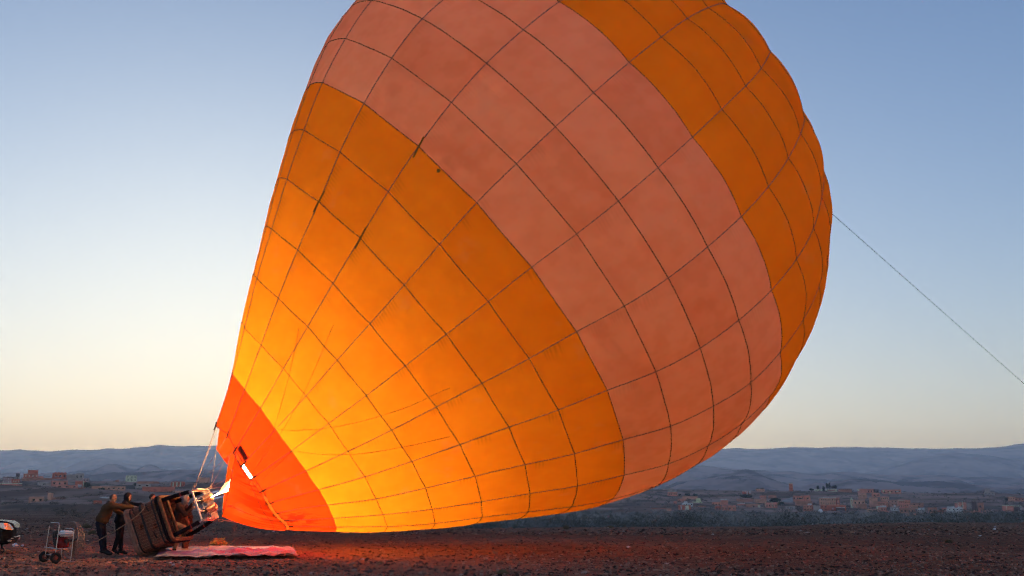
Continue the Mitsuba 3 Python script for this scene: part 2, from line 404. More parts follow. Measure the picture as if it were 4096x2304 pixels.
# ---- the balloon ---------------------------------------------------------------------------------------
NODES = np.array([-904,3093,309,-889,3053,338,-873,3007,359,-858,2958,372,-845,2909,376,-836,2862,375,-830,2824,360,-786,2795,335,-759,2780,292,-733,2775,254,-707,2783,217,-684,2802,182,-670,2833,149,-659,2873,121,-647,2919,101,-645,2969,84,-664,3018,73,-687,3062,85,-717,3100,106,-751,3129,134,-787,3147,165,-823,3152,201,-857,3145,238,-886,3124,275,-885,3183,421,-871,3124,464,-855,3056,495,-836,2983,514,-816,2910,522,-797,2841,518,-780,2783,501,-733,2742,453,-681,2718,399,-636,2711,342,-593,2722,286,-558,2751,234,-530,2797,185,-515,2856,144,-510,2926,107,-512,3000,81,-530,3072,66,-564,3137,85,-607,3194,119,-658,3237,161,-712,3263,207,-765,3271,260,-815,3259,316,-857,3230,371,-875,3272,531,-864,3194,587,-846,3103,629,-824,3007,654,-798,2910,664,-770,2820,656,-743,2744,625,-681,2689,569,-609,2655,500,-544,2646,426,-484,2661,355,-437,2700,284,-399,2760,219,-377,2839,161,-368,2930,117,-367,3029,82,-398,3124,66,-442,3211,90,-500,3286,132,-567,3343,186,-638,3378,248,-709,3388,317,-775,3373,391,-832,3333,464,-853,3358,640,-849,3261,709,-830,3150,761,-805,3031,791,-774,2913,803,-740,2802,794,-707,2708,758,-629,2641,689,-538,2600,604,-455,2588,513,-379,2607,423,-317,2654,337,-269,2729,259,-239,2825,190,-229,2938,132,-229,3059,90,-265,3175,74,-321,3283,102,-393,3374,152,-475,3444,217,-563,3487,292,-650,3500,378,-731,3481,469,-800,3433,558,-827,3441,750,-828,3328,831,-811,3197,891,-784,3057,927,-749,2917,942,-708,2786,932,-665,2676,891,-573,2596,811,-466,2548,709,-365,2535,600,-274,2557,494,-197,2613,394,-139,2700,302,-102,2813,222,-88,2946,153,-90,3088,107,-134,3226,89,-200,3353,118,-285,3461,175,-382,3543,251,-485,3594,340,-588,3609,441,-683,3587,548,-765,3530,653,-802,3526,860,-805,3395,953,-790,3244,1023,-762,3082,1065,-723,2921,1082,-674,2770,1071,-622,2643,1025,-512,2550,931,-391,2495,817,-273,2480,690,-166,2505,568,-77,2570,451,-8,2670,346,36,2801,253,52,2954,176,49,3118,123,-2,3277,103,-79,3423,135,-177,3548,198,-289,3644,285,-408,3702,387,-526,3719,503,-636,3693,627,-730,3628,748,-772,3609,968,-776,3461,1075,-763,3290,1153,-734,3108,1200,-691,2925,1220,-636,2754,1208,-574,2610,1156,-453,2505,1054,-315,2442,925,-181,2425,782,-59,2454,642,44,2527,509,122,2641,389,172,2790,282,190,2962,198,183,3147,138,127,3327,117,40,3493,151,-70,3635,221,-196,3742,318,-331,3808,434,-465,3827,566,-589,3799,705,-696,3724,842,-730,3689,1077,-741,3525,1195,-732,3336,1282,-703,3134,1334,-656,2932,1355,-594,2743,1343,-523,2584,1285,-388,2467,1175,-236,2397,1031,-87,2378,876,49,2410,720,163,2491,572,250,2618,438,306,2782,320,327,2972,229,311,3177,161,255,3376,140,159,3560,176,37,3717,251,-102,3836,358,-251,3909,486,-399,3930,632,-537,3899,786,-654,3817,938,-677,3764,1185,-698,3586,1313,-695,3381,1407,-667,3162,1464,-616,2943,1486,-546,2738,1471,-461,2566,1407,-315,2438,1289,-152,2363,1134,11,2342,965,159,2377,796,282,2466,633,376,2603,485,438,2781,357,460,2986,262,460,3206,204,383,3423,189,278,3624,222,145,3794,296,-7,3924,405,-168,4003,543,-329,4026,702,-478,3991,869,-606,3902,1034,-613,3826,1288,-643,3639,1422,-645,3422,1522,-618,3191,1581,-564,2960,1603,-487,2745,1586,-391,2562,1520,-236,2428,1396,-64,2348,1233,107,2326,1055,262,2363,876,393,2457,703,494,2602,547,560,2789,413,583,3005,316,563,3237,254,498,3466,239,387,3678,272,247,3859,349,88,3995,464,-82,4078,610,-252,4103,777,-410,4066,954,-544,3972,1128,-533,3876,1385,-572,3683,1523,-579,3460,1626,-554,3222,1687,-498,2986,1704,-416,2765,1684,-313,2578,1610,-149,2439,1484,29,2355,1328,203,2332,1147,363,2369,964,497,2466,786,602,2616,624,672,2810,481,691,3032,382,668,3269,322,599,3505,307,488,3723,341,346,3909,419,182,4049,538,7,4135,688,-168,4160,860,-330,4123,1042,-466,4026,1221,-445,3912,1478,-494,3718,1617,-507,3494,1720,-483,3255,1781,-424,3018,1795,-335,2798,1766,-220,2611,1691,-55,2470,1571,123,2384,1421,297,2360,1241,457,2398,1055,594,2496,875,701,2646,712,768,2840,572,789,3064,469,764,3303,409,694,3540,394,584,3759,428,442,3945,507,277,4086,626,101,4172,777,-74,4198,950,-237,4160,1133,-365,4063,1313,-351,3935,1563,-407,3744,1699,-423,3524,1801,-400,3289,1861,-339,3056,1874,-244,2841,1841,-120,2657,1765,42,2518,1651,215,2433,1503,388,2408,1334,545,2446,1150,681,2542,971,787,2691,809,851,2881,672,872,3101,571,848,3336,512,779,3569,498,671,3784,531,531,3967,609,369,4106,726,196,4191,874,24,4215,1044,-137,4179,1224,-261,4083,1400,-240,3943,1639,-296,3760,1770,-314,3549,1867,-292,3324,1925,-231,3100,1938,-136,2893,1906,-13,2717,1832,142,2584,1722,307,2502,1582,471,2477,1422,627,2514,1244,757,2606,1073,858,2749,914,920,2932,784,940,3143,687,916,3368,630,850,3592,617,747,3798,648,612,3974,723,457,4107,835,291,4189,978,125,4212,1141,-28,4177,1313,-148,4085,1483,-133,3936,1702,-190,3765,1825,-209,3567,1916,-186,3357,1969,-124,3148,1982,-28,2955,1952,98,2790,1882,242,2666,1779,395,2589,1650,547,2566,1500,695,2600,1335,819,2686,1175,910,2820,1027,969,2991,904,988,3188,813,966,3398,760,905,3607,747,808,3801,777,682,3965,847,537,4089,952,382,4165,1085,227,4187,1237,84,4154,1398,-39,4069,1557,-2,3914,1751,-54,3758,1862,-71,3579,1945,-51,3388,1994,5,3198,2005,93,3023,1978,207,2873,1915,339,2760,1820,478,2691,1703,618,2670,1568,750,2698,1430,861,2780,1266,946,2900,1138,999,3056,1026,1016,3235,944,996,3426,895,940,3615,884,852,3791,911,738,3940,974,606,4053,1069,465,4122,1190,325,4142,1329,194,4112,1475,83,4034,1619,140,3861,1772,95,3730,1866,81,3577,1936,98,3415,1978,146,3254,1987,221,3106,1964,317,2979,1911,429,2883,1830,548,2824,1729,667,2806,1616,778,2831,1492,872,2899,1366,945,3002,1251,989,3133,1157,1004,3285,1087,987,3447,1045,939,3608,1036,864,3757,1059,768,3884,1113,656,3980,1194,536,4038,1296,417,4055,1413,306,4030,1537,212,3964,1660,283,3792,1774,248,3688,1849,237,3568,1905,251,3440,1937,288,3313,1945,347,3195,1927,424,3095,1884,512,3019,1820,607,2973,1739,701,2959,1648,788,2979,1551,863,3031,1453,920,3113,1363,955,3217,1288,966,3337,1233,953,3465,1200,915,3592,1193,856,3710,1211,780,3810,1253,691,3886,1317,597,3932,1399,503,3946,1491,415,3925,1589,340,3873,1686,426,3705,1756,401,3632,1807,393,3549,1846,403,3460,1869,429,3371,1874,470,3289,1861,523,3220,1832,585,3167,1787,651,3135,1731,716,3125,1667,777,3139,1599,829,3176,1531,869,3232,1469,893,3304,1418,901,3388,1379,891,3477,1356,865,3566,1351,824,3647,1364,771,3717,1393,709,3770,1438,644,3802,1494,578,3811,1559,517,3797,1627,465,3761,1694,557,3604,1716,544,3566,1744,540,3521,1764,545,3474,1776,559,3426,1779,581,3383,1772,609,3345,1757,642,3317,1733,677,3300,1703,712,3295,1668,744,3303,1632,772,3322,1596,793,3352,1563,806,3391,1535,810,3435,1515,805,3483,1503,791,3530,1500,769,3574,1507,741,3611,1522,708,3639,1546,673,3656,1576,638,3661,1611,606,3654,1647,578,3634,1683,664,3505,1664,661,3498,1669,660,3490,1673,661,3481,1675,664,3472,1675,668,3464,1674,673,3457,1671,679,3452,1667,686,3449,1661,692,3448,1655,698,3449,1648,703,3453,1641,707,3459,1635,710,3466,1630,711,3474,1626,710,3483,1624,707,3492,1624,703,3500,1625,698,3506,1628,692,3512,1632,685,3515,1638,679,3516,1644,673,3514,1651,668,3511,1658], float).reshape(21, 24, 3) / 100.0      # where the 24 load tapes cross the 21 panel rings
AX = np.array([0.6975, 0.2461, 0.6730])
MOUTH = np.array([-7.854, 29.63, 2.304])
SPL = CubicSpline(np.arange(21), NODES, axis=0)
ROW_SAG = ([0, 1, 4, 7, 9, 10, 11, 13, 20], [0.012, 0.025, 0.03, 0.045, 0.055, 0.065, 0.078, 0.085, 0.09])


def fabric(key, base, dark, mottle, stains=None):
    def fn(p, n, uv):               # uv.x holds the panel's number plus the place across it, uv.y the place along it
        a = mikit.fbm(p.x * 0.8 + 3, p.y * 0.8, p.z * 0.8, 4)
        b = mikit.fbm(p.x * 3.1, p.y * 3.1, p.z * 3.1 + 9, 3)
        tone = mikit.cell_rand(uv.x, 3.0, 5.0)
        t = mikit.smoothstep(0.32, 0.72, a) * 0.25 + mikit.smoothstep(0.35, 0.7, b) * 0.25 + tone * 0.5
        c = mikit.mix(base, dark, t * mottle)
        worn = mikit.smoothstep(0.66, 0.80, mikit.fbm(p.x * 1.7, p.y * 1.7 + 31, p.z * 1.7, 4))
        c = mikit.mix(c, mi.Color3f(c) * 0.6 + 0.30, worn * 0.12)
        if stains:
            c = stains(p, c, uv)
        fu = uv.x - dr.floor(uv.x)                  # shading of gathered, doubled cloth along the tapes, painted into the colour
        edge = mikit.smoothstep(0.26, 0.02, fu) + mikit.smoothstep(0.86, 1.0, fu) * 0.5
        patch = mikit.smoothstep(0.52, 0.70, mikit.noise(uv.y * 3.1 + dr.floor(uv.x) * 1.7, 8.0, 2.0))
        fold_shade = 0.5 + 0.5 * dr.sin(6.2832 * (uv.y * 15 + fu * 2.4 + mikit.noise(uv.y * 5, dr.floor(uv.x), 3.0)))
        return c * (1 - dr.select(uv.x < 168, 0.20, 0.06) * edge * patch * fold_shade)

    def bump(p, n, uv):
        fu = uv.x - dr.floor(uv.x)
        edge = mikit.smoothstep(0.24, 0.0, fu) + mikit.smoothstep(0.82, 1.0, fu) * 0.6
        patch = mikit.smoothstep(0.40, 0.68, mikit.noise(uv.y * 2.6 + 40, uv.x * 0.9, 2.0))
        k = mikit.noise(uv.y * 4 + 7, dr.floor(uv.x), 1.0)
        pucker = dr.sin(6.2832 * (uv.y * 11 + fu * 2.0 + k * 1.5)) * edge * patch * 0.010
        return pucker + mikit.fbm(p.x * 3.0, p.y * 3.0, p.z * 3.0, 3) * 0.035 + mikit.noise(p.x * 9 + p.z * 4, p.y * 9, p.z * 4 - p.x * 2) * 0.006
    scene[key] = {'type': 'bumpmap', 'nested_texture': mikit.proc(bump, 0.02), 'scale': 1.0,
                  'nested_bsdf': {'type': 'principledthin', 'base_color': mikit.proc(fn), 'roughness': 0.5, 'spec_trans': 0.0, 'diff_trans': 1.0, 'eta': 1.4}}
    return key


def soot(p, c, uv):                          # scorch marks low on the red bottom panels
    q = mikit.fbm(p.x * 5.0, p.y * 2.0, p.z * 22.0, 4)
    near = mikit.smoothstep(1.0, 0.25, dr.sqrt(dr.square(p.x + 6.15) + dr.square((p.z - 1.02) * 3.0)))
    return mikit.mix(c, (0.25, 0.02, 0.008), mikit.smoothstep(0.42, 0.56, q) * near * 0.95)


def pleat_shade(p, c, uv):                 # shading of doubled gathers over the scoop, painted into the cloth as dark streaks
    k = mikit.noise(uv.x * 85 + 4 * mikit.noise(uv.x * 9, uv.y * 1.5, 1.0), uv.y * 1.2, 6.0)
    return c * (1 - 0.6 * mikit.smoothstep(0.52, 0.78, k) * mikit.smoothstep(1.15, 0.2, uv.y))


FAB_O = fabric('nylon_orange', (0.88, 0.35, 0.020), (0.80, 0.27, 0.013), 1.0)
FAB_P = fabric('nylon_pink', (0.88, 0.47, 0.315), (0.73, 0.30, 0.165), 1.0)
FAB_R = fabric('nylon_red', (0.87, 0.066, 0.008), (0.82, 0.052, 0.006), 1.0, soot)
mat('tape', (0.17, 0.11, 0.14), 0.7)
mat('tape_dark', (0.06, 0.035, 0.035), 0.8)
NU, NV = 10, 7
PANEL_UV = np.stack(np.meshgrid(np.linspace(0.02, 0.98, NU + 1), np.linspace(0, 1, NV + 1)), -1).reshape(-1, 2)


def gore_strip(g):
    """Fine grid of one gore over all rows: points (20*NV+1, NU+1, 3) and outward normals."""
    k = np.linspace(0, 20, 20 * NV + 1)
    A, B = SPL(k)[:, g], SPL(k)[:, (g + 1) % 24]
    dk = np.gradient((A + B) / 2, axis=0)
    w = B - A
    nrm = np.cross(w, dk)
    mid = (A + B) / 2
    axis_pt = MOUTH + ((mid - MOUTH) @ AX)[:, None] * AX
    nrm = unit(nrm) * np.sign(np.sum(nrm * (mid - axis_pt), 1))[:, None]
    width = np.linalg.norm(w, axis=1)
    sag = np.interp(k, *ROW_SAG)
    if g in (15, 16):
        sag = sag + 0.06 * sstep(8, 3, k)
    pull = 1 - 0.10 * (np.abs(2 * (k % 1) - 1) ** 6)               # held in a little at every ring seam
    u = np.linspace(0, 1, NU + 1)
    P = A[:, None] + w[:, None] * u[None, :, None]
    bul = (sag * width * pull)[:, None] * (1 - (2 * u - 1) ** 2)[None, :]
    soft = (meshkit.fbm(P * 1.3, 3, seed=4) - 0.5) * 0.07 * (4 * u * (1 - u))[None, :]
    fine = (meshkit.fbm(P * 4.0 + 3, 2, seed=8) - 0.5) * 0.016 * (4 * u * (1 - u))[None, :]
    P = P + nrm[:, None] * (bul + soft + fine)[..., None]
    n = np.cross(np.gradient(P, axis=1), np.gradient(P, axis=0))
    n = unit(n) * np.sign(np.sum(n * nrm[:, None], -1))[..., None]
    return P, n


def row_fabric(r):
    return 'R' if r == 0 else 'P' if 7 <= r <= 10 else 'O'


BALLOON = thing('hot_air_balloon', 'huge orange hot air balloon with a salmon pink band, tilted over the plain', 'hot air balloon')
STRIPS = [gore_strip(g) for g in range(24)]
rear = {'O': [], 'P': [], 'R': []}
n_panels = 0
for r in range(20):
    for g in range(24):
        P, n = STRIPS[g]
        a, b = r * NV, (r + 1) * NV
        v, nn = P[a:b + 1].reshape(-1, 3), n[a:b + 1].reshape(-1, 3)
        i, j = np.meshgrid(np.arange(NV), np.arange(NU), indexing='ij')
        W = NU + 1
        q = np.stack([i * W + j, i * W + j + 1, (i + 1) * W + j + 1, (i + 1) * W + j], -1).reshape(-1, 4)
        tri = np.vstack([q[:, [0, 1, 2]], q[:, [0, 2, 3]]])
        t0 = v[tri[0]]
        if np.cross(t0[1] - t0[0], t0[2] - t0[0]) @ nn[tri[0][0]] < 0:
            tri = tri[:, ::-1]
        facing = np.any(np.sum(nn * (CAM - v), 1) > 0)
        c = row_fabric(r)
        if facing and r < 17:
            key = fresh(f'{BALLOON}__panel')
            scene[key] = ply_n(v, tri, nn, {'O': FAB_O, 'P': FAB_P, 'R': FAB_R}[c], uv=PANEL_UV + [r * 24 + g, 0])
            n_panels += 1
        else:
            rear[c].append((v, tri, nn, PANEL_UV + [r * 24 + g, 0]))
for c, name in (('O', 'rear_orange_panel'), ('P', 'rear_pink_panel'), ('R', 'rear_red_panel')):
    off, V, T_, N_, U_ = 0, [], [], [], []
    for v, t, n, uvp in rear[c]:
        U_.append(uvp); V.append(v); T_.append(t + off); N_.append(n); off += len(v)
    key = f'{BALLOON}__{name}'
    scene[key] = ply_n(np.vstack(V), np.vstack(T_), np.vstack(N_), {'O': FAB_O, 'P': FAB_P, 'R': FAB_R}[c], uv=np.vstack(U_))
    labels[key] = {'kind': 'stuff'}


def ribbon(pts, nrm, half_w, half_t, lift):
    """A flat tape along pts lying on a surface with normals nrm."""
    t = unit(np.gradient(pts, axis=0))
    s = unit(np.cross(t, nrm))
    n = unit(np.cross(s, t))
    n = n * np.sign(np.sum(n * nrm, 1))[:, None]
    c = pts + n * lift
    ring = np.stack([c + s * half_w - n * half_t, c + s * half_w + n * half_t, c - s * half_w + n * half_t, c - s * half_w - n * half_t], 1)
    m = len(pts)
    f = []
    for i in range(m - 1):
        for j in range(4):
            j2 = (j + 1) % 4
            f += [[i * 4 + j, i * 4 + j2, i * 4 + 4 + j2], [i * 4 + j, i * 4 + 4 + j2, i * 4 + 4 + j]]
    f += [[0, 2, 1], [0, 3, 2], [m * 4 - 4, m * 4 - 3, m * 4 - 2], [m * 4 - 4, m * 4 - 2, m * 4 - 1]]
    tm = trimesh.Trimesh(ring.reshape(-1, 3), np.array(f), process=False)
    tm.fix_normals()
    return tm


for g in range(24):
    P, n = STRIPS[g]
    Pp, npv = STRIPS[(g - 1) % 24]
    nn = unit(n[:, 0] + npv[:, -1])
    if np.any(np.sum(nn * (CAM - P[:, 0]), 1) > 0):
        part(BALLOON, 'load_tape', ribbon(P[:, 0], nn, 0.0080, 0.006, 0.010), 'tape')
for r in range(0, 18):
    pts, nr = [], []
    for s in range(24):
        g = (s + 2) % 24
        P, n = STRIPS[g]
        pts.append(P[r * NV, :-1]); nr.append(n[r * NV, :-1])
    pts, nr = np.vstack(pts), np.vstack(nr)
    vis = np.sum(nr * (CAM - pts), 1) > -3
    idx = np.where(vis)[0]
    runs = np.split(idx, np.where(np.diff(idx) > 1)[0] + 1)
    run = max(runs, key=len)
    if len(run) > 12:
        part(BALLOON, 'seam_tape', ribbon(pts[run], nr[run], 0.009 if r == 0 else 0.007 if r < 3 else 0.0095 if r < 11 else 0.0065, 0.005, 0.008), 'tape_dark')


# surface lookup: where the sight line through a photo pixel meets the envelope
BT = np.vstack([np.stack([P[:-1, :-1], P[:-1, 1:], P[1:, 1:], P[1:, :-1]], 2).reshape(-1, 4, 3) for P, n in STRIPS])


def on_envelope(u, v):
    d = ray(u, v)
    best = None
    for tri in (BT[:, [0, 1, 2]], BT[:, [0, 2, 3]]):
        e1, e2 = tri[:, 1] - tri[:, 0], tri[:, 2] - tri[:, 0]
        h = np.cross(d, e2)
        a = np.sum(e1 * h, 1)
        s = CAM - tri[:, 0]
        with np.errstate(all='ignore'):
            uu = np.sum(s * h, 1) / a
            q = np.cross(s, e1)
            vv = q @ d / a
            t = np.sum(e2 * q, 1) / a
        ok = (uu >= -1e-6) & (vv >= -1e-6) & (uu + vv <= 1 + 1e-6) & (t > 1)
        if ok.any():
            tt = t[ok].min()
            best = tt if best is None else min(best, tt)
    return None if best is None else CAM + d * best


# thin dark tubes on the cloth, added for the shadow lines of inner cords
c7 = lambda a, b: (850 + a / 1.7042, 1300 + b / 1.7042)
for cord in ([(268, 1010), (400, 760), (500, 430), (560, 180), (590, 20)], [(275, 1005), (470, 730), (620, 470), (740, 200), (825, 0)],
             [(430, 713), (620, 716), (800, 700), (1000, 660), (1300, 570), (1480, 490), (1619, 430)],
             [(545, 858), (700, 878), (900, 885), (1200, 850), (1619, 760)], [(330, 1060), (440, 960), (545, 858)]):
    pts = [on_envelope(*c7(*q)) for q in spline(cord, 22)]
    pts = np.array([q for q in pts if q is not None])
    pts = pts + unit(CAM - pts) * 0.01
    part(BALLOON, 'cord_shadow', tube(pts, 0.006, 5), 'shadow_brown')
mat('shadow_brown', (0.22, 0.06, 0.02), 0.8)

# short loops where the load tapes end at the mouth
for g in range(5, 17):
    P, n = STRIPS[g]
    d = unit(P[0, 0] - P[3, 0])
    part(BALLOON, 'tape_end', ribbon(np.array([P[0, 0] - d * 0.12, P[0, 0], P[0, 0] + d * 0.13]), np.repeat(n[:1, 0], 3, 0), 0.02, 0.010, 0.02), 'tape_dark')
# pleated vent tabs half way up
for (u, v) in ((1276, 805), (1442, 952), (1674, 588)):
    q = on_envelope(u, v)
    q2 = on_envelope(u + 22, v - 42)
    q0 = on_envelope(u - 22, v + 42)
    part(BALLOON, 'vent_tab', ribbon(np.array([q0, q, q2]) + unit(CAM - q) * 0.03, np.repeat(unit(CAM - q)[None], 3, 0), 0.022, 0.008, 0.006), 'tab_olive')
mat('tab_olive', (0.30, 0.15, 0.02), 0.8)
q = on_envelope(1754, 683)
part(BALLOON, 'small_label', frame(box(0, 0, 0.01, 0.09, 0.09, 0.012), q, RGT, unit(np.cross(unit(CAM - q), RGT)), unit(CAM - q)), 'tab_olive')

# ---- the scoop below the mouth ----------------------------------------------------------------------------
SYM = unit(np.cross(AX, [0, 0, 1]))                      # normal of the balloon's upright plane


def on_plane(u, v, p0, n):
    d = ray(u, v)
    return CAM + d * (((p0 - CAM) @ n) / (d @ n))


Q = on_plane(888, 2066, MOUTH + SYM * 0.15, SYM)
mouth_edge = SPL(0.0)                                      # (24, 3)
ME = CubicSpline(np.arange(8, 17), mouth_edge[8:17])       # gores 8..16 round the near lower side
ns, nt = 26, 14
apex = at(946, 1806, MOUTH[1] - 1.55)
G = np.zeros((ns + 1, nt + 1, 3))
for i in range(ns + 1):
    w = i / ns
    top = ME(8.1 + 7.5 * w) - AX * 0.10                      # a gap to the mouth lets the flame show
    O = lerp(apex, Q, w ** 0.9)
    O = O + (SYM * -1 if SYM[1] > 0 else SYM) * 0.38 * math.sin(math.pi * w)
    for j in range(nt + 1):
        t = j / nt
        p = lerp(top, O, t)
        p = p + np.array([0, 0, -1.0]) * 0.10 * math.sin(math.pi * t) * w + np.array([0, -1.0, 0]) * 0.12 * math.sin(math.pi * t) * math.sin(math.pi * w)
        fold = 0.02 * math.sin(w * 55 + t * 3) * t + 0.012 * math.sin(w * 117 + 2) * t
        G[i, j] = p + np.array([0, -1.0, 0]) * fold
mir = G - 2 * (((G - (MOUTH + SYM * 0.15)) @ SYM)[..., None]) * SYM
full = np.vstack([G, mir[::-1][1:]])
m_, n_ = full.shape[:2]
i, j = np.meshgrid(np.arange(m_ - 1), np.arange(n_ - 1), indexing='ij')
qd = np.stack([i * n_ + j, i * n_ + j + 1, (i + 1) * n_ + j + 1, (i + 1) * n_ + j], -1).reshape(-1, 4)
FAB_S = fabric('nylon_scoop', (0.85, 0.060, 0.008), (0.78, 0.046, 0.006), 1.0, pleat_shade)
SCOOP = part(BALLOON, 'scoop', (full.reshape(-1, 3), qd), FAB_S, smooth=True, uv=np.stack(np.meshgrid(np.linspace(0, 1, n_), np.linspace(0.01, 0.99, m_)), -1)[..., ::-1].reshape(-1, 2), label='red orange cloth scoop hanging between the mouth and the burner')
part(SCOOP, 'hem', ribbon(full[:, -1], np.repeat([[0, -1.0, 0]], m_, 0), 0.009, 0.005, 0.004), 'tape_dark')
part(SCOOP, 'hem', ribbon(full[:, 0], np.repeat([[0, -1.0, 0.2]], m_, 0), 0.008, 0.005, 0.004), 'tape_dark')
part(SCOOP, 'seam', tube(full[int(ns * 0.80), :] + [0, -0.012, 0], 0.008, 5), 'tape_dark')
part(SCOOP, 'seam', ribbon(full[:ns, 2] * 0.35 + full[:ns, 3] * 0.65, np.repeat([[0, -1.0, 0]], ns, 0), 0.006, 0.004, 0.02), 'tape_dark')
rollp = np.array([lerp(ME(8.1 + 7.5 * w), ME(8.1 + 7.5 * w) - AX * 0.10, 0.5) + [0, 0.02, 0] for w in np.linspace(0.44, 0.99, 40)])
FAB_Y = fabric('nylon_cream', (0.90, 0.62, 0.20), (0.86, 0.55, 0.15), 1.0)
part(SCOOP, 'rolled_cloth', tube(rollp, 0.040 + 0.014 * np.sin(np.arange(40) * 1.1) * np.sin(np.arange(40) * 0.37), 10), FAB_Y, smooth=True, label='pale yellow rolled cloth between mouth and scoop', uv=np.random.default_rng(3).uniform(0, 1, (40 * 10 + 2, 2)) * 0 + np.stack([np.r_[np.repeat(np.linspace(0, 0.9, 40), 10), 0, 0.9], np.r_[np.tile(np.linspace(0, 1, 10), 40), 0, 0]], 1))
for w in (2, 8, 13, 18, 23):                                 # ties that lace the scoop to the mouth
    a_ = G[w, 0]; b_ = ME(8.1 + 7.5 * w / ns)
    part(SCOOP, 'tie', tube([a_ - (b_ - a_) * 0.6, a_, b_, b_ + (b_ - a_) * 0.2], 0.008, 5), 'tape_dark')
hang = at(942, 2088, Q[1] - 0.1)
part(SCOOP, 'loop', tube(spline([hang, hang - [0.0, 0, 0.12], hang - [0.035, 0, 0.19], hang - [0, 0, 0.25], hang - [-0.035, 0, 0.19], hang - [-0.006, 0, 0.12]], 18), 0.008, 5), 'rope_tan')
mat('rope_tan', (0.30, 0.19, 0.12), 0.85)

# maker's patch on the bottom panel beside the mouth, lettering seen from this side
pa, pb, pc = [on_envelope(900 + a / 8.05, 1770 + b / 8.05) for a, b in ((455, 150), (690, 560), (515, 95))]
pX = unit(pb - pa); pN = unit(np.cross(pX, pc - pa)); pN = pN * np.sign(pN @ (CAM - pa)); pY = np.cross(pN, pX)
L = np.linalg.norm(pb - pa)
PATCH = part(BALLOON, 'patch', frame(box(L / 2, 0.02, 0.02, L, 0.17, 0.006), pa, pX, pY, pN), 'patch_red', label='red maker patch with black lettering')
mat('patch_red', (0.65, 0.035, 0.012), 0.7)
mat('print_black', (0.02, 0.012, 0.012), 0.7)
tm1 = meshkit.text_mesh('(PNOSK  M', 0.085, 0.004, bold=True)
tm1.apply_scale([L * 0.92 / tm1.extents[0], 1, 1])
part(PATCH, 'lettering', frame(tm1, pa + pX * L * 0.04 + pN * 0.024 + pY * 0.0, pX, pY, pN), 'print_black')
tm2 = meshkit.text_mesh('CAL', 0.04, 0.004)
part(PATCH, 'lettering', frame(tm2, pa + pX * L * 0.72 + pN * 0.024 - pY * 0.055, pX, pY, pN), 'print_black')

# ---- the flame --------------------------------------------------------------------------------------------------
NOZZLE = at(843, 1989, 30.0)
FL_END = MOUTH + AX * 6.2 + np.array([0, 0, 0.1])


def flame_mesh(a, b, rad, seed, n=20, m=18, wob=0.25, bend=None):
    a, b = np.asarray(a), np.asarray(b)
    d = unit(b - a); x = unit(np.cross(d, [0.1, 0.2, 0.97])); y = np.cross(d, x)
    v = []
    for i in range(n + 1):
        t = i / n
        r = np.interp(t, *rad)
        c = lerp(a, b, t) + (bend * math.sin(math.pi * t) if bend is not None else 0)
        ang = np.arange(m) * 2 * math.pi / m
        rr = r * (1 + wob * (2 * meshkit.fbm(np.stack([np.cos(ang) * 1.6 + seed, np.sin(ang) * 1.6, ang * 0 + t * 5], -1), 3, seed=seed) - 1))
        v.append(c + rr[:, None] * (np.cos(ang)[:, None] * x + np.sin(ang)[:, None] * y))
    v = np.vstack(v + [[a], [b]])
    f = []
    for i in range(n):
        for j in range(m):
            j2 = (j + 1) % m
            f += [[i * m + j, i * m + j2, (i + 1) * m + j2], [i * m + j, (i + 1) * m + j2, (i + 1) * m + j]]
    for j in range(m):
        j2 = (j + 1) % m
        f += [[(n + 1) * m, j2, j], [(n + 1) * m + 1, n * m + j, n * m + j2]]
    tm = trimesh.Trimesh(v, np.array(f), process=False)
    if tm.volume < 0:
        tm.invert()
    return tm


scene['fire'] = {'type': 'diffuse', 'reflectance': rgb(0.02, 0.02, 0.02)}
FLAME = thing('burner_flame', 'roaring burner flame shooting from the burner into the mouth of the balloon', 'flame')


def emit(name, mesh, col, smooth=True):
    k = part(FLAME, name, mesh, 'fire', smooth=smooth)
    scene[k]['emitter'] = {'type': 'area', 'radiance': rgb(*col)}


JET_END = MOUTH - AX * 0.60 + np.array([0.0, 0.05, -0.05])
emit('plume', flame_mesh(JET_END, FL_END, ([0, 0.07, 0.14, 0.45, 0.8, 1], [0.06, 0.18, 0.25, 0.42, 0.40, 0.02]), 3), (12.2, 7.4, 3.1))
emit('jet', flame_mesh(NOZZLE, lerp(NOZZLE, JET_END, 0.98), ([0, 0.3, 0.75, 1], [0.012, 0.020, 0.034, 0.060]), 5, wob=0.3), (12.0, 6.4, 2.5))
puff = at(905, 1950, 29.9)
emit('puff', flame_mesh(puff - AX * 0.24 + [0, 0, -.02], puff + AX * 0.36, ([0, 0.15, 0.5, 0.8, 1], [0.01, 0.07, 0.11, 0.08, 0.01]), 7, n=40, m=30, wob=1.0), (0.40, 0.26, 0.10))
for k, (a_, b_, r_) in enumerate((((838, 1974), (885, 1960), 0.018), ((852, 1998), (900, 1982), 0.016), ((862, 1972), (908, 1964), 0.022), ((858, 1990), (895, 1990), 0.014))):
    emit('wisp', flame_mesh(at(*a_, 30.0 + 0.1 * k), at(*b_, 30.0 + 0.1 * k), ([0, 0.3, 0.7, 1], [0.01, r_, r_ * 0.8, 0.005]), 11 + k, wob=1.2), (0.026, 0.040, 0.066))

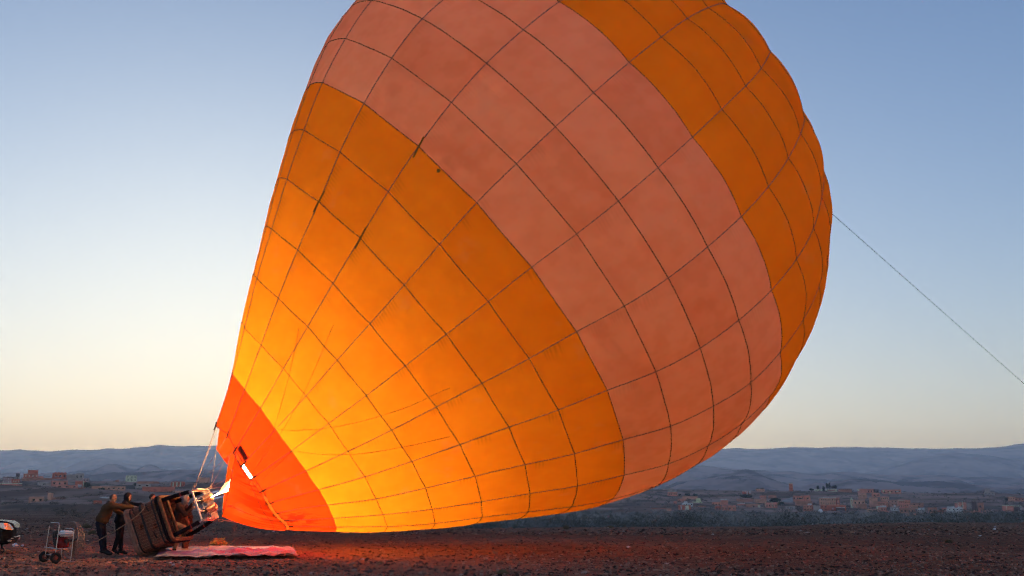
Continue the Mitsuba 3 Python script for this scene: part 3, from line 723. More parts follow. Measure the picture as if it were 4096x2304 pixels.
# crown line and tether
ta, tb = at(3170, 715, 37.5), None
tb = ground_at(4640, 2016.5 + 30)
tb = at(4740, 2105, 58.0)
end = at(4096, 1535, 46.0)
d_ = ray(3320, 848); d2 = ray(4096, 1535)
P1 = CAM + d_ * (37.5 / d_[1]); P2 = CAM + d2 * (46.0 / d2[1])
k0 = P1 - (P2 - P1) * 0.16
k1 = P1 + (P2 - P1) * (P1[2] / (P1[2] - P2[2]))
sagv = np.linspace(0, 1, 30)
pts = k0 + (k1 - k0) * sagv[:, None]
whole('crown_rope', tube(pts, 0.010, 5), 'rope_dark', 'thin dark crown rope running from the balloon down to the right', 'rope')
mat('rope_dark', (0.03, 0.03, 0.035), 0.9)
# ---- the village houses ---------------------------------------------------------------------------------
WALLS = {'pink': (0.50, 0.215, 0.175), 'red': (0.40, 0.135, 0.095), 'tan': (0.46, 0.265, 0.20), 'grey': (0.30, 0.275, 0.275), 'white': (0.74, 0.72, 0.70),
         'cream': (0.68, 0.56, 0.42), 'brown': (0.33, 0.175, 0.135), 'dark': (0.17, 0.12, 0.11), 'yellow': (0.70, 0.60, 0.36), 'salmon': (0.52, 0.215, 0.16), 'violet': (0.36, 0.275, 0.29)}
for k_, c_ in WALLS.items():
    scene['wall_' + k_] = {'type': 'diffuse', 'reflectance': speckled([min(x * (f_ if k_ not in ('white', 'dark') else 1.02), 0.82) for x, f_ in zip(c_, (1.75, 1.55, 1.38))], 0.7, 0.28)}
mat('window_dark', (0.025, 0.022, 0.025), 0.35, spec=0.5)
mat('window_blue', (0.10, 0.13, 0.17), 0.3, spec=0.6)
CROP = {'A': (2600, 1930, 6.44), 'B': (2950, 1920, 6.44), 'C': (3300, 1920, 6.44), 'D': (3696, 1930, 6.44), 'E': (0, 1870, 6.44), 'F': (330, 1880, 4.519)}


def slope_y(u, v):
    """Distance of the land that is seen at pixel (u, v) on the village slopes."""
    if u < 1200:
        t = (VB_L - v) / (VB_L - vtop_l(u))
        return Y0_L + (Y1_L - Y0_L) * float(np.clip(t, -0.12, 1.0))
    t = (VB_R - v) / (VB_R - vtop_r(u))
    return Y0_R + (Y1_R - Y0_R) * float(np.clip(t, -0.12, 1.0))


def cub(x0, x1, y0, y1, z0, z1):
    return m3.Manifold.cube([x1 - x0, y1 - y0, z1 - z0]).translate([x0, y0, z0])


def house(crop, x0, y0, x1, y1, col, label, nx=0, ny=0, yaw=None, depth=None, parapet='plain', trim=None, extras=None, name='house', category='house', win='window_dark', arched=False, dv=0):
    ox, oy, s = CROP[crop]
    u0, v0, u1, v1 = ox + x0 / s, oy + y0 / s, ox + x1 / s, oy + y1 / s
    um = (u0 + u1) / 2
    Y = slope_y(um, v1 + dv)
    r = rng(int(u0 * 7 + v1 * 13) % 100000)
    base = at(um, v1, Y)
    W = (u1 - u0) / F * Y * math.cos(PITCH)
    H = (v1 - v0) * Y / 4184.0
    D = depth or float(np.clip(W * 0.7, 4.0, 9.0))
    yaw = yaw if yaw is not None else float(r.uniform(-0.22, 0.22))
    face = math.atan2(base[0], base[1])
    ang = -face + yaw
    W = max(W - D * abs(math.sin(yaw)), W * 0.6) / max(math.cos(yaw), 0.5)
    X = np.array([math.cos(ang), math.sin(ang), 0]); Yv = np.array([-math.sin(ang), math.cos(ang), 0])
    o = base + Yv * (D / 2)
    zb = -min(3.0, H)
    key = thing(name, label, category)
    body = cub(-W / 2, W / 2, -D / 2, D / 2, zb, H)
    if parapet != 'none':
        body -= cub(-W / 2 + 0.3, W / 2 - 0.3, -D / 2 + 0.3, D / 2 - 0.3, H - 0.55, H + 1)
    wins = []
    if nx and ny:
        ww, wh = min(1.05, W / nx * 0.36), min(1.15, H / ny * 0.38)
        for a in range(nx):
            for b in range(ny):
                wx = -W / 2 + W * (a + 0.5) / nx + r.uniform(-0.12, 0.12)
                wz = H * (b + 0.50) / ny - 0.1
                body -= cub(wx - ww / 2, wx + ww / 2, -D / 2 - 0.5, -D / 2 + 0.25, wz - wh / 2, wz + wh / 2)
                if arched:
                    body -= m3.Manifold.cylinder(0.75, ww / 2, ww / 2, 12).rotate([90, 0, 0]).translate([wx, -D / 2 + 0.25, wz + wh / 2])
                wins.append((wx, wz, ww, wh))
    if parapet == 'crenel':
        n = max(4, int(W / 1.6))
        for a in range(n):
            cx = -W / 2 + W * (a + 0.5) / n
            body += cub(cx - 0.35, cx + 0.35, -D / 2, -D / 2 + 0.3, H - 0.01, H + 0.45)
    put = lambda m: frame(m, o, X, Yv, np.array([0, 0, 1.0]))
    part(key, 'wall', put(to_tm(body)), 'wall_' + col)
    for wx, wz, ww, wh in wins:
        part(key, 'window', put(box(wx, -D / 2 + 0.2, wz, ww, 0.05, wh)), win)
    if trim:
        part(key, 'parapet', put(cat(box(0, -D / 2 - 0.04, H - 0.12, W + 0.16, 0.12, 0.35), box(-W / 2 - 0.04, 0.05, H - 0.13, 0.1, D, 0.33), box(W / 2 + 0.04, 0.05, H - 0.13, 0.1, D, 0.33))), 'wall_' + trim)
    for e in extras or []:
        nm, m, fx0, fx1, fz0, fz1, proud = e
        part(key, nm, put(box(-W / 2 + W * (fx0 + fx1) / 2, -D / 2 - proud / 2 + 0.002, H * (fz0 + fz1) / 2, W * (fx1 - fx0), proud, H * (fz1 - fz0))), m)
    return key, put, W, D, H


def roof_box(hs, fx0, fx1, h, col, name='roof_room'):
    key, put, W, D, H = hs
    part(key, name, put(box(-W / 2 + W * (fx0 + fx1) / 2, 0.2, H - 0.5 + (h + 0.5) / 2, W * (fx1 - fx0), D * 0.5, h + 0.5)), 'wall_' + col)


def tanks(hs, xs, col='white'):
    key, put, W, D, H = hs
    for x in xs:
        m = cat(trimesh.creation.cylinder(0.55, 1.0, sections=12), box(0, 0, -0.65, 0.8, 0.8, 0.5))
        m.apply_translation([(x - 0.5) * W, 0.3, H + 0.55])
        part(key, 'roof_tank', put(m), 'wall_' + col)


H_ = house
# right bank, far left of the village to the right edge
h = H_('A', 465, 245, 725, 345, 'pink', 'pink house with an unfinished grey upper storey high on the slope beside the balloon', 4, 1)
roof_box(h, 0.0, 0.5, 2.6, 'grey', 'upper_storey'); roof_box(h, 0.6, 0.97, 1.2, 'grey', 'upper_storey')
H_('A', 830, 355, 1215, 460, 'tan', 'long tan earthen compound wall below two dark bushy trees', 0, 0, name='compound_wall', category='wall', depth=5)
H_('A', 725, 420, 925, 560, 'pink', 'pink flat roofed house directly behind the white house', 0, 0, yaw=0.1)
H_('A', 610, 480, 690, 600, 'pink', 'small pink house with three tiny windows left of the white house', 3, 1)
h = H_('A', 840, 530, 1125, 660, 'white', 'bright white house with square windows near the scrub', 4, 2, yaw=0.18); roof_box(h, 0.2, 0.5, 1.0, 'white')
H_('A', 738, 580, 1055, 720, 'red', 'orange red house with a tall cream panel in front of the white house', 0, 0, yaw=0.05, extras=[('panel', 'wall_cream', 0.55, 0.85, 0.0, 0.9, 0.15), ('panel', 'wall_white', 0.17, 0.26, 0.0, 0.9, 0.15)], trim='brown')
h = H_('A', 1085, 490, 1345, 580, 'yellow', 'pale yellow house with dark openings right of the white house', 3, 1); roof_box(h, 0.4, 0.85, 2.0, 'yellow')
H_('A', 1590, 505, 1825, 610, 'salmon', 'salmon house with a row of three dark windows left of the white topped house', 3, 1)
H_('A', 1825, 440, 2015, 590, 'pink', 'pink house with a broad white roof slab', 0, 0, trim='white')
H_('A', 1850, 588, 2000, 740, 'pink', 'pink four window house at the scrub edge below the white roof slab', 4, 1)
H_('A', 2003, 590, 2215, 745, 'salmon', 'plain salmon block joined to the four window pink house', 2, 1, depth=7)
H_('A', 1130, 600, 1440, 675, 'brown', 'long low brown house between the white house and the salmon house', 3, 1)
H_('A', 1685, 610, 1850, 720, 'red', 'dark red block in front of the salmon three window house', 2, 1)
H_('A', 430, 668, 552, 745, 'tan', 'small mud hut at the left end of the scrub line', 0, 0)
H_('A', -15, 630, 38, 668, 'white', 'tiny white hut on the bare slope near the balloon', 1, 1)
H_('A', 40, 655, 430, 710, 'brown', 'long low mud wall leading to the small mud hut', 0, 0, name='mud_wall', category='wall', depth=3)
H_('B', 135, 280, 345, 385, 'red', 'red and white house above a dark hedge on the upper slope', 2, 2, extras=[('panel', 'wall_white', 0.45, 0.62, 0.0, 0.85, 0.2), ('panel', 'wall_white', 0.78, 0.98, 0.3, 0.95, 0.2)], trim='white')
h = H_('B', 465, 230, 690, 290, 'tan', 'unfinished beige house alone on the hilltop skyline', 4, 1); roof_box(h, 0.02, 0.35, 0.9, 'dark'); roof_box(h, 0.48, 0.95, 0.9, 'dark')
h = H_('B', 1370, 78, 1447, 285, 'red', 'tall square red brick tower on the hilltop skyline', 0, 0, name='tower', category='tower', trim='cream', depth=6, yaw=0.25, extras=[('corner_strip', 'wall_pink', 0.0, 0.12, 0.0, 0.97, 0.1), ('corner_strip', 'wall_pink', 0.88, 1.0, 0.0, 0.97, 0.1)])
H_('B', 1425, 405, 1730, 530, 'salmon', 'long salmon building with one wide dark window beside a grey sheet roof', 4, 1, extras=[('shutter', 'window_dark', 0.5, 0.8, 0.3, 0.55, 0.1)])
H_('B', 1733, 398, 1885, 530, 'salmon', 'salmon wing with a single window at the end of the long salmon building', 1, 1)
h = H_('B', 2130, 455, 2550, 640, 'tan', 'large two storey tan building with white crenellations and twelve windows', 7, 2, parapet='crenel', trim='white', yaw=0.12)
H_('B', 2552, 455, 2650, 640, 'pink', 'narrow pink stair tower at the right end of the two storey tan building', 2, 2)
H_('B', 585, 400, 750, 478, 'pink', 'pink roofed house in the middle of the slope', 3, 1)
H_('B', 0, 598, 200, 660, 'pink', 'long pink house front with a pale edge under the brown wall', 0, 0, trim='white')
h = H_('B', 235, 625, 600, 725, 'brown', 'low brown house with a pale arched gable at its right end', 1, 1, trim='tan', extras=[('gable', 'wall_cream', 0.82, 1.0, 0.15, 0.75, 0.2)])
H_('B', 720, 580, 1035, 735, 'pink', 'pink house with white corner posts and a row of small windows', 4, 1, extras=[('post', 'wall_cream', 0.55, 0.58, 0.0, 1.1, 0.25), ('post', 'wall_cream', 0.0, 0.03, 0.3, 1.1, 0.25)])
H_('B', 1250, 670, 1500, 745, 'grey', 'bluish grey house with three white framed windows', 3, 1, extras=[('frame', 'wall_white', 0.28, 0.38, 0.2, 0.6, 0.2), ('frame', 'wall_white', 0.53, 0.63, 0.2, 0.6, 0.2), ('frame', 'wall_white', 0.78, 0.88, 0.2, 0.6, 0.2)])
h = H_('B', 1695, 650, 1940, 790, 'salmon', 'salmon house with three windows and white roof tanks', 3, 2); tanks(h, (0.55, 0.75))
H_('B', 1942, 655, 2130, 800, 'grey', 'windowless grey block between the salmon tank house and the dark red house', 0, 0)
H_('B', 2135, 650, 2330, 795, 'red', 'dark red two storey house with four windows left of the long red front', 2, 2)
H_('C', 60, 640, 545, 780, 'red', 'long dark red house front with a white door and pale trim', 0, 0, trim='tan', yaw=0.05, extras=[('door', 'wall_white', 0.28, 0.34, 0.15, 0.45, 0.12)])
H_('C', 300, 705, 520, 790, 'dark', 'low dark shed with a white topped wall in front of the long red front', 0, 0, trim='white')
H_('B', 1975, 235, 2180, 280, 'cream', 'cream bungalow among dark conifers on the hilltop', 2, 1)
H_('B', 2270, 235, 2560, 290, 'cream', 'long cream garden wall under the tall cypress trees', 0, 0, name='garden_wall', category='wall', depth=4, extras=[('opening', 'wall_brown', 0.2, 0.85, 0.15, 0.7, 0.06)])
H_('B', 800, 390, 1000, 455, 'brown', 'brown ruin with a broken wall right of the pink roofed house', 0, 0, parapet='none')
H_('B', 1550, 690, 1690, 795, 'dark', 'dark grey unfinished house right of the white framed windows', 2, 1)
H_('B', 1490, 540, 1930, 620, 'brown', 'brown terrace wall below the long salmon building', 0, 0, name='terrace_wall', category='wall', depth=3)
H_('B', 0, 480, 440, 560, 'brown', 'broad brown mud compound below the dark hedge', 0, 0)
H_('B', 460, 490, 760, 580, 'tan', 'tan mud house with a slanting side below the pink roofed house', 0, 0, yaw=0.2)
H_('C', 345, 228, 680, 312, 'brown', 'long brown hilltop wall right of the cypress trees', 0, 0, name='hilltop_wall', category='wall', depth=5, trim='dark')
H_('C', 845, 228, 1085, 342, 'pink', 'pink house with a pale left corner at the top of the right hand hill', 0, 0, trim='pink', extras=[('corner_strip', 'wall_cream', 0.0, 0.2, 0.55, 1.0, 0.1)])
H_('C', 1088, 232, 1235, 342, 'salmon', 'salmon house with two windows beside the dark grey hilltop house', 2, 1)
H_('C', 1240, 235, 1392, 330, 'dark', 'dark blue grey house on the hilltop between two pink ones', 2, 1)
H_('C', 1480, 245, 1970, 355, 'salmon', 'long patched salmon house with white squares at the right end of the hilltop', 5, 1, extras=[('patch', 'wall_white', 0.74, 0.86, 0.45, 0.72, 0.1), ('patch', 'wall_cream', 0.33, 0.43, 0.1, 0.4, 0.1), ('patch', 'wall_cream', 0.02, 0.1, 0.5, 0.9, 0.1)])
H_('C', 850, 338, 1060, 480, 'tan', 'tan mud house with a row of small windows under the hilltop pink house', 5, 1, depth=6)
H_('C', 1222, 340, 1420, 432, 'salmon', 'salmon house with a crenellated white edged roof under the dark grey house', 2, 1, parapet='crenel')
H_('C', 1435, 425, 1640, 525, 'tan', 'tan house with four windows in a row on a terrace', 4, 1, trim='pink')
h = H_('C', 670, 505, 735, 680, 'cream', 'slender striped minaret with a pointed top above the lower houses', 0, 0, name='minaret', category='minaret', depth=2.6, yaw=0.15, parapet='none', extras=[('red_panel', 'wall_red', 0.25, 0.75, 0.05, 0.35, 0.06), ('red_panel', 'wall_red', 0.25, 0.75, 0.4, 0.65, 0.06), ('red_panel', 'wall_red', 0.25, 0.75, 0.7, 0.93, 0.06)])
sp = trimesh.creation.cone(0.7, 2.0, sections=10); sp.apply_translation([0, 0, h[4]]); part(h[0], 'spire', h[1](cat(sp, box(0, 0, h[4] + 0.15, 1.3, 1.3, 0.5))), 'wall_cream')
H_('C', 742, 520, 1032, 650, 'tan', 'tan mud ruin with dark holes right of the minaret', 3, 1)
H_('C', 850, 620, 1090, 705, 'brown', 'rounded brown mud wall below the tan ruin', 0, 0, name='mud_wall', category='wall', depth=5)
H_('C', 1160, 445, 1370, 640, 'tan', 'tall bare tan mud block in the middle of the right hand village', 0, 0, depth=7)
H_('C', 1368, 555, 1605, 675, 'salmon', 'salmon house with six small windows left of the long tan house', 6, 1)
H_('C', 1590, 522, 1890, 655, 'tan', 'long tan house with three windows and a plain lower half', 3, 2, win='window_dark')
h = H_('C', 1912, 520, 2055, 725, 'pink', 'pink fortress like house with crenellations and two rows of windows', 3, 2, parapet='crenel', trim='cream')
H_('C', 2050, 530, 2205, 690, 'salmon', 'salmon wing of the fortress like house with a white crest', 3, 2, parapet='crenel')
h = H_('C', 1365, 690, 1575, 805, 'pink', 'pink house with a white roof terrace above a lower pink block', 3, 1, trim='white'); roof_box(h, 0.25, 0.95, 0.7, 'white', 'roof_terrace')
H_('C', 1320, 672, 1390, 760, 'cream', 'narrow cream stair wall left of the white roof terrace', 0, 0)
H_('C', 1430, 800, 1662, 915, 'pink', 'lower pink block with windows on two floors at the scrub', 3, 2)
h = H_('C', 1705, 690, 1897, 812, 'white', 'white house with three dark windows and a grey upper floor', 3, 1, extras=[('band', 'wall_grey', 0.0, 1.0, 0.68, 0.74, 0.15), ('upper_floor', 'wall_grey', 0.0, 1.0, 0.74, 0.98, 0.06)]); tanks(h, (0.55,))
H_('C', 1065, 745, 1420, 915, 'tan', 'big weathered tan mud house with a few dark holes at the scrub', 2, 2, depth=9)
H_('C', 1932, 730, 2310, 858, 'brown', 'brown house with dark arches under the fortress like house', 4, 1, arched=True)
H_('C', 1640, 862, 2325, 925, 'tan', 'long tan boundary wall along the scrub on the right', 0, 0, name='boundary_wall', category='wall', depth=2)
h = H_('C', 2400, 760, 2580, 862, 'grey', 'grey unfinished concrete house with a white roof', 4, 2, trim='white'); roof_box(h, 0.1, 0.95, 0.9, 'white')
H_('C', 2200, 650, 2400, 745, 'tan', 'tan house with small windows right of the brown arched house', 4, 1)
H_('C', 2220, 590, 2520, 655, 'brown', 'rust brown terrace house behind the fortress like house', 2, 1)
h = H_('D', 790, 515, 905, 660, 'pink', 'pink house with a white corner rising behind the white three storey house', 0, 0, extras=[('corner_strip', 'wall_cream', 0.85, 1.0, 0.0, 1.0, 0.1), ('edge', 'wall_cream', 0.0, 1.0, 0.92, 1.0, 0.1)])
H_('D', 900, 510, 1085, 690, 'salmon', 'salmon block with a chimney like corner next to the pink white cornered house', 1, 1, extras=[('corner_strip', 'wall_cream', 0.55, 0.65, 0.1, 1.15, 0.2)])
h = H_('D', 632, 655, 1020, 868, 'white', 'large white three storey house with dark windows, biggest white house of the village', 4, 3, yaw=0.16, trim='white'); roof_box(h, 0.05, 0.5, 0.7, 'white'); roof_box(h, 0.75, 0.98, 0.7, 'white')
H_('D', 345, 720, 532, 805, 'red', 'small dark red house with three windows left of the large white house', 3, 1)
H_('D', 450, 652, 612, 725, 'pink', 'pink house with pale corner behind the small dark red house', 1, 1)
H_('D', 115, 640, 345, 800, 'brown', 'brown mud house left of the small dark red house', 2, 1)
H_('D', 1262, 725, 1560, 795, 'pink', 'long pink house with a crenellated wall right of the large white house', 6, 1, parapet='crenel')
h = H_('D', 1560, 245, 1810, 325, 'grey', 'blue grey house alone on the skyline at the far right', 3, 1, win='window_blue'); roof_box(h, 0.05, 0.6, 2.6, 'grey', 'upper_storey')
H_('D', 2165, 368, 2345, 520, 'tan', 'tan house with five dark windows at the right edge', 3, 2)
H_('D', 2346, 400, 2600, 525, 'brown', 'brown annex with four windows at the right picture edge', 3, 2)
H_('D', 1255, 485, 1375, 710, 'dark', 'dark brown ruined tower wall right of the salmon block', 0, 0, parapet='none')
H_('D', 1378, 520, 1530, 710, 'brown', 'large dark brown ruined house with a broken roof', 1, 1, parapet='none')
H_('D', 2045, 590, 2310, 715, 'pink', 'pink house with a white post under a long flat roof', 0, 0, trim='cream', extras=[('post', 'wall_cream', 0.3, 0.34, 0.0, 0.95, 0.15)])
H_('D', 2312, 600, 2520, 715, 'dark', 'dark open carport with white pillars at the right edge', 0, 0, trim='cream', extras=[('pillar', 'wall_white', 0.78, 0.85, 0.0, 0.9, 0.2), ('pillar', 'wall_white', 0.9, 0.97, 0.0, 0.9, 0.2)])
H_('D', 1050, 530, 1250, 660, 'grey', 'grey brown house behind the salmon block', 0, 0)
H_('D', 1860, 590, 2043, 625, 'grey', 'low blue grey shed roof left of the pink long roofed house', 0, 0)
H_('D', 1030, 735, 1260, 830, 'brown', 'brown wall between the large white house and the crenellated pink house', 0, 0, name='brown_wall', category='wall', depth=3)
# a grey sheet roof that slopes beside the long salmon building
gu, gw = at(2950 + 1175 / 6.44, 1920 + 565 / 6.44, 690), at(2950 + 1420 / 6.44, 1920 + 570 / 6.44, 690)
gh = at(2950 + 1420 / 6.44, 1920 + 450 / 6.44, 700)
wed = trimesh.convex.convex_hull(np.array([gu, gw, gh, gu + [0, 9, 0.5], gw + [0, 9, 0.5], gh + [0, 2, 0.2], gu - [0, 0, 2], gw - [0, 0, 2]]))
whole('shed_roof', wed, 'wall_grey', 'sloping grey sheet roof left of the long salmon building', 'roof')
# left bank
H_('E', 60, 240, 300, 405, 'violet', 'long violet grey house with small white windows at the far left', 4, 2, win='wall_white', trim='dark')
h = H_('E', 300, 238, 505, 300, 'grey', 'grey upper house with a dark roof room behind the small red front', 2, 1, dv=14); roof_box(h, 0.55, 0.98, 1.6, 'dark')
H_('E', 300, 297, 515, 405, 'red', 'small red house front with pale barred windows at the far left', 3, 1, win='wall_cream')
h = H_('E', 628, 160, 970, 268, 'red', 'square dark red house with white windows on the left hilltop', 4, 1, win='wall_cream', trim='brown'); roof_box(h, 0.27, 0.99, 1.9, 'red', 'upper_storey')
H_('E', 972, 222, 1132, 272, 'pink', 'low pink annex right of the square dark red house', 0, 0)
H_('E', 1372, 138, 1712, 292, 'red', 'red house with white window ledges and roof teeth on the left hilltop', 3, 1, parapet='crenel', extras=[('ledge', 'wall_white', 0.08, 0.2, 0.38, 0.46, 0.2), ('ledge', 'wall_white', 0.3, 0.42, 0.38, 0.46, 0.2), ('ledge', 'wall_white', 0.5, 0.62, 0.42, 0.52, 0.2)])
H_('E', 1722, 185, 1930, 305, 'grey', 'grey unfinished block joined to the red house with roof teeth', 0, 0, parapet='none')
H_('E', 1925, 150, 2142, 305, 'grey', 'tall grey ruin with a jagged top on the left hilltop', 2, 1, parapet='none')
H_('E', 2120, 278, 2300, 365, 'violet', 'low violet grey house beside the dark round tree', 2, 1)
H_('E', 1330, 338, 1740, 465, 'pink', 'pink mud house with dark arched holes below the red house with roof teeth', 3, 1, arched=True)
H_('E', 1460, 452, 1985, 525, 'pink', 'low long pink wall with three door openings on the left hill', 3, 1, depth=4)
H_('E', 1922, 347, 2172, 525, 'red', 'orange red house with a white garage door beside the dark round tree', 0, 0, trim='pink', extras=[('garage_door', 'wall_white', 0.25, 0.7, 0.06, 0.46, 0.1), ('column', 'wall_cream', 0.82, 0.95, 0.0, 1.0, 0.12)])
H_('E', 600, 268, 1330, 335, 'brown', 'very long brown wall under the square dark red house', 0, 0, name='long_wall', category='wall', depth=4)
H_('E', -40, 405, 520, 468, 'pink', 'low pink boundary wall with a pale top at the far left', 0, 0, name='boundary_wall', category='wall', depth=3, trim='cream')
H_('E', 980, 380, 1310, 460, 'grey', 'dark grey low sheds between the long wall and the pink mud house', 1, 1)
H_('E', 770, 750, 1125, 905, 'tan', 'mud house with two tiny windows at the foot of the left hill', 2, 1, yaw=0.12, dv=-1)
H_('E', 1200, 652, 1330, 790, 'tan', 'narrow tan mud house above the mud house with two tiny windows', 0, 0)
H_('E', 1330, 770, 1590, 880, 'brown', 'low crumbling brown mud wall at the foot of the left hill', 0, 0, name='mud_wall', category='wall', depth=3)
H_('E', 1920, 775, 2180, 850, 'brown', 'brown mud ruin at the right foot of the left hill', 2, 1)
H_('E', 2365, 850, 2576, 945, 'red', 'low red building with pale arches behind the man in the brown sweater', 4, 1, win='wall_cream')
h = H_('F', 785, 97, 980, 205, 'cream', 'cream two storey house with arched windows alone on the skyline', 3, 2, arched=True, yaw=0.1)
H_('F', 605, 178, 665, 212, 'brown', 'tiny brown hut on the skyline left of the cream house', 0, 0)
H_('F', 1580, 208, 1825, 308, 'red', 'brown and cream striped house below the skyline behind the basket', 3, 1, extras=[('stripe', 'wall_cream', 0.15, 0.25, 0.1, 0.9, 0.12), ('stripe', 'wall_cream', 0.45, 0.55, 0.1, 0.9, 0.12), ('stripe', 'wall_cream', 0.75, 0.85, 0.1, 0.9, 0.12)])
H_('F', 2095, 135, 2285, 235, 'tan', 'stone ruin with a ragged roof on the skyline above the burner', 0, 0, parapet='none')
H_('F', 170, 290, 450, 358, 'tan', 'tan gabled mud barn below the skyline left of the long tan wall', 0, 0)
H_('F', 440, 295, 775, 358, 'tan', 'long tan wall with dark holes above the men pushing the basket', 4, 1, depth=4)
H_('F', 1085, 302, 1655, 348, 'red', 'long reddish wall above the wicker basket', 0, 0, name='long_wall', category='wall', depth=3)
H_('F', 960, 248, 1245, 305, 'grey', 'long grey flat building under the cream house', 2, 1)
H_('F', 980, 205, 1365, 243, 'brown', 'low brown mud houses right of the cream house', 0, 0)
H_('F', 1620, 372, 1815, 450, 'tan', 'plain tan block just above the basket poles', 0, 0)
H_('F', 330, 488, 480, 565, 'grey', 'bluish sheet metal shack between the two pushing men', 0, 0, trim='white')


# ---- trees and scrub ---------------------------------------------------------------------------------------
def leaves(centers, size, seed, flat=0.0):
    """Small leaf-clump triangles about the given centres."""
    r = rng(seed)
    n = len(centers)
    d1 = unit(r.normal(size=(n, 3))); d2 = unit(np.cross(d1, r.normal(size=(n, 3))))
    s = (size * r.uniform(0.5, 1.3, (n, 1)))
    v = np.stack([centers - d1 * s * 0.6 - d2 * s * 0.4, centers + d1 * s * 0.7, centers - d1 * s * 0.2 + d2 * s * 0.7], 1).reshape(-1, 3)
    return v, np.arange(3 * n).reshape(-1, 3)


def crown_points(c, rx, rz, n, seed, lobes=7):
    r = rng(seed)
    lc = np.asarray(c) + unit(r.normal(size=(lobes, 3))) * [rx * 0.6, rx * 0.6, rz * 0.6] * r.uniform(0.3, 1, (lobes, 1))
    k = r.integers(0, lobes, n)
    q = unit(r.normal(size=(n, 3))) * r.uniform(0.55, 1, (n, 1)) ** 0.5
    return lc[k] + q * [rx * 0.5, rx * 0.5, rz * 0.5]


mat('leaf_dark', speckled((0.055, 0.075, 0.045), 0.8, 0.45), 0.8)
mat('leaf_mid', speckled((0.085, 0.10, 0.06), 0.8, 0.4), 0.8)
mat('leaf_grey', speckled((0.15, 0.145, 0.125), 0.3, 0.5), 0.85)
mat('bark', (0.12, 0.085, 0.065), 0.9)


def tree(u, vb, vt, wpx, Y, label, m='leaf_dark', n=900, name='tree', seed=1, spire=False):
    base = at(u, vb, Y)
    H = (vb - vt) * Y / 4184.0
    R = wpx / 2 / F * Y
    key = thing(name, label, 'tree')
    r = rng(seed)
    tr = tube([base - [0, 0, 1.0], base + [r.uniform(-.1, .1), 0, H * 0.3], base + [r.uniform(-.2, .2), 0, H * 0.75]], [0.22, 0.16, 0.05], 7)
    part(key, 'trunk', cat(tr, *[tube([base + [0, 0, H * q], base + [math.cos(a) * R * 0.6, math.sin(a) * R * 0.6, H * (q + 0.22)]], [0.09, 0.03], 5) for q, a in ((0.3, 0.5), (0.38, 2.4), (0.45, 4.2), (0.5, 5.6))]), 'bark')
    if spire:
        q = crown_points(base + [0, 0, H * 0.52], R, H * 0.6, n, seed, 9)
    else:
        q = crown_points(base + [0, 0, H * 0.58], R, H * 0.44, n, seed, 8)
    part(key, 'crown', leaves(q, max(0.4, R * 0.22), seed + 5), m)
    return key


b = lambda crop, x, y: (CROP[crop][0] + x / CROP[crop][2], CROP[crop][1] + y / CROP[crop][2])
tree(*b('A', 980, 358), b('A', 0, 275)[1], 24, slope_y(2752, 1986) + 12, 'dark bushy tree, left one of two behind the tan compound wall', seed=2)
tree(*b('A', 1165, 358), b('A', 0, 280)[1], 20, slope_y(2780, 1986) + 12, 'dark bushy tree, right one of two behind the tan compound wall', seed=3)
tree(*b('A', 770, 335), b('A', 0, 300)[1], 14, slope_y(2720, 1982), 'low dark shrub right of the pink house with the grey upper storey', seed=4, n=400)
tree(*b('B', 1910, 285), b('B', 0, 205)[1], 20, 780, 'round dark tree left of the cream bungalow on the hilltop', seed=5)
tree(*b('B', 2085, 250), b('B', 0, 140)[1], 11, 800, 'pointed dark conifer behind the cream bungalow', seed=6, spire=True)
tree(*b('B', 2225, 290), b('B', 0, 150)[1], 15, 782, 'dark conifer right of the cream bungalow', seed=7, spire=True)
tree(*b('C', 60, 235), b('C', 0, 62)[1], 13, 795, 'tall dark poplar, left one of the two tallest trees on the hilltop', seed=8, spire=True)
tree(*b('C', 118, 235), b('C', 0, 66)[1], 13, 795, 'tall dark poplar, right one of the two tallest trees on the hilltop', seed=9, spire=True)
tree(*b('C', 205, 238), b('C', 0, 130)[1], 15, 795, 'thin leaved grey green tree right of the tall poplars', m='leaf_grey', seed=10, n=600)
tree(*b('C', 268, 238), b('C', 0, 125)[1], 13, 795, 'dark tree beside the left end of the hilltop wall', seed=11)
tree(*b('B', 960, 600), b('B', 0, 470)[1], 48, slope_y(3100, 2012), 'spreading dark olive tree in the middle of the village slope', seed=12, n=1300)
tree(*b('B', 1110, 660), b('B', 0, 560)[1], 30, slope_y(3122, 2020), 'rounded dark tree in front of the spreading olive', seed=13)
tree(*b('B', 240, 450), b('B', 0, 385)[1], 58, slope_y(2988, 1988), 'long dark hedge below the red and white house', seed=14, name='hedge')
tree(*b('D', 2150, 500), b('D', 0, 390)[1], 24, slope_y(4030, 2005) - 10, 'dark round tree left of the tan right edge house', seed=15)
tree(*b('E', 2225, 530), b('E', 0, 375)[1], 28, slope_y(345, 1952) - 2, 'dark green round tree beside the white garage door house', m='leaf_mid', seed=16, n=1300)
tree(*b('F', 330, 395), b('F', 0, 325)[1], 32, slope_y(400, 1966), 'dark sprawling shrub in front of the tan gabled barn', seed=17)
tree(*b('F', 945, 300), b('F', 0, 235)[1], 10, slope_y(540, 1947) - 6, 'small grey green tree left of the long grey flat building', m='leaf_mid', seed=18, n=350)
tree(*b('F', 270, 705), b('F', 0, 610)[1], 38, 235, 'grey green thorn bush on the plain behind the brown sweater man', m='leaf_grey', seed=19, n=700, name='bush')
tree(*b('D', 2480, 600), b('D', 0, 535)[1], 14, slope_y(4080, 2022), 'small dark bush below the brown annex', seed=20, n=350)


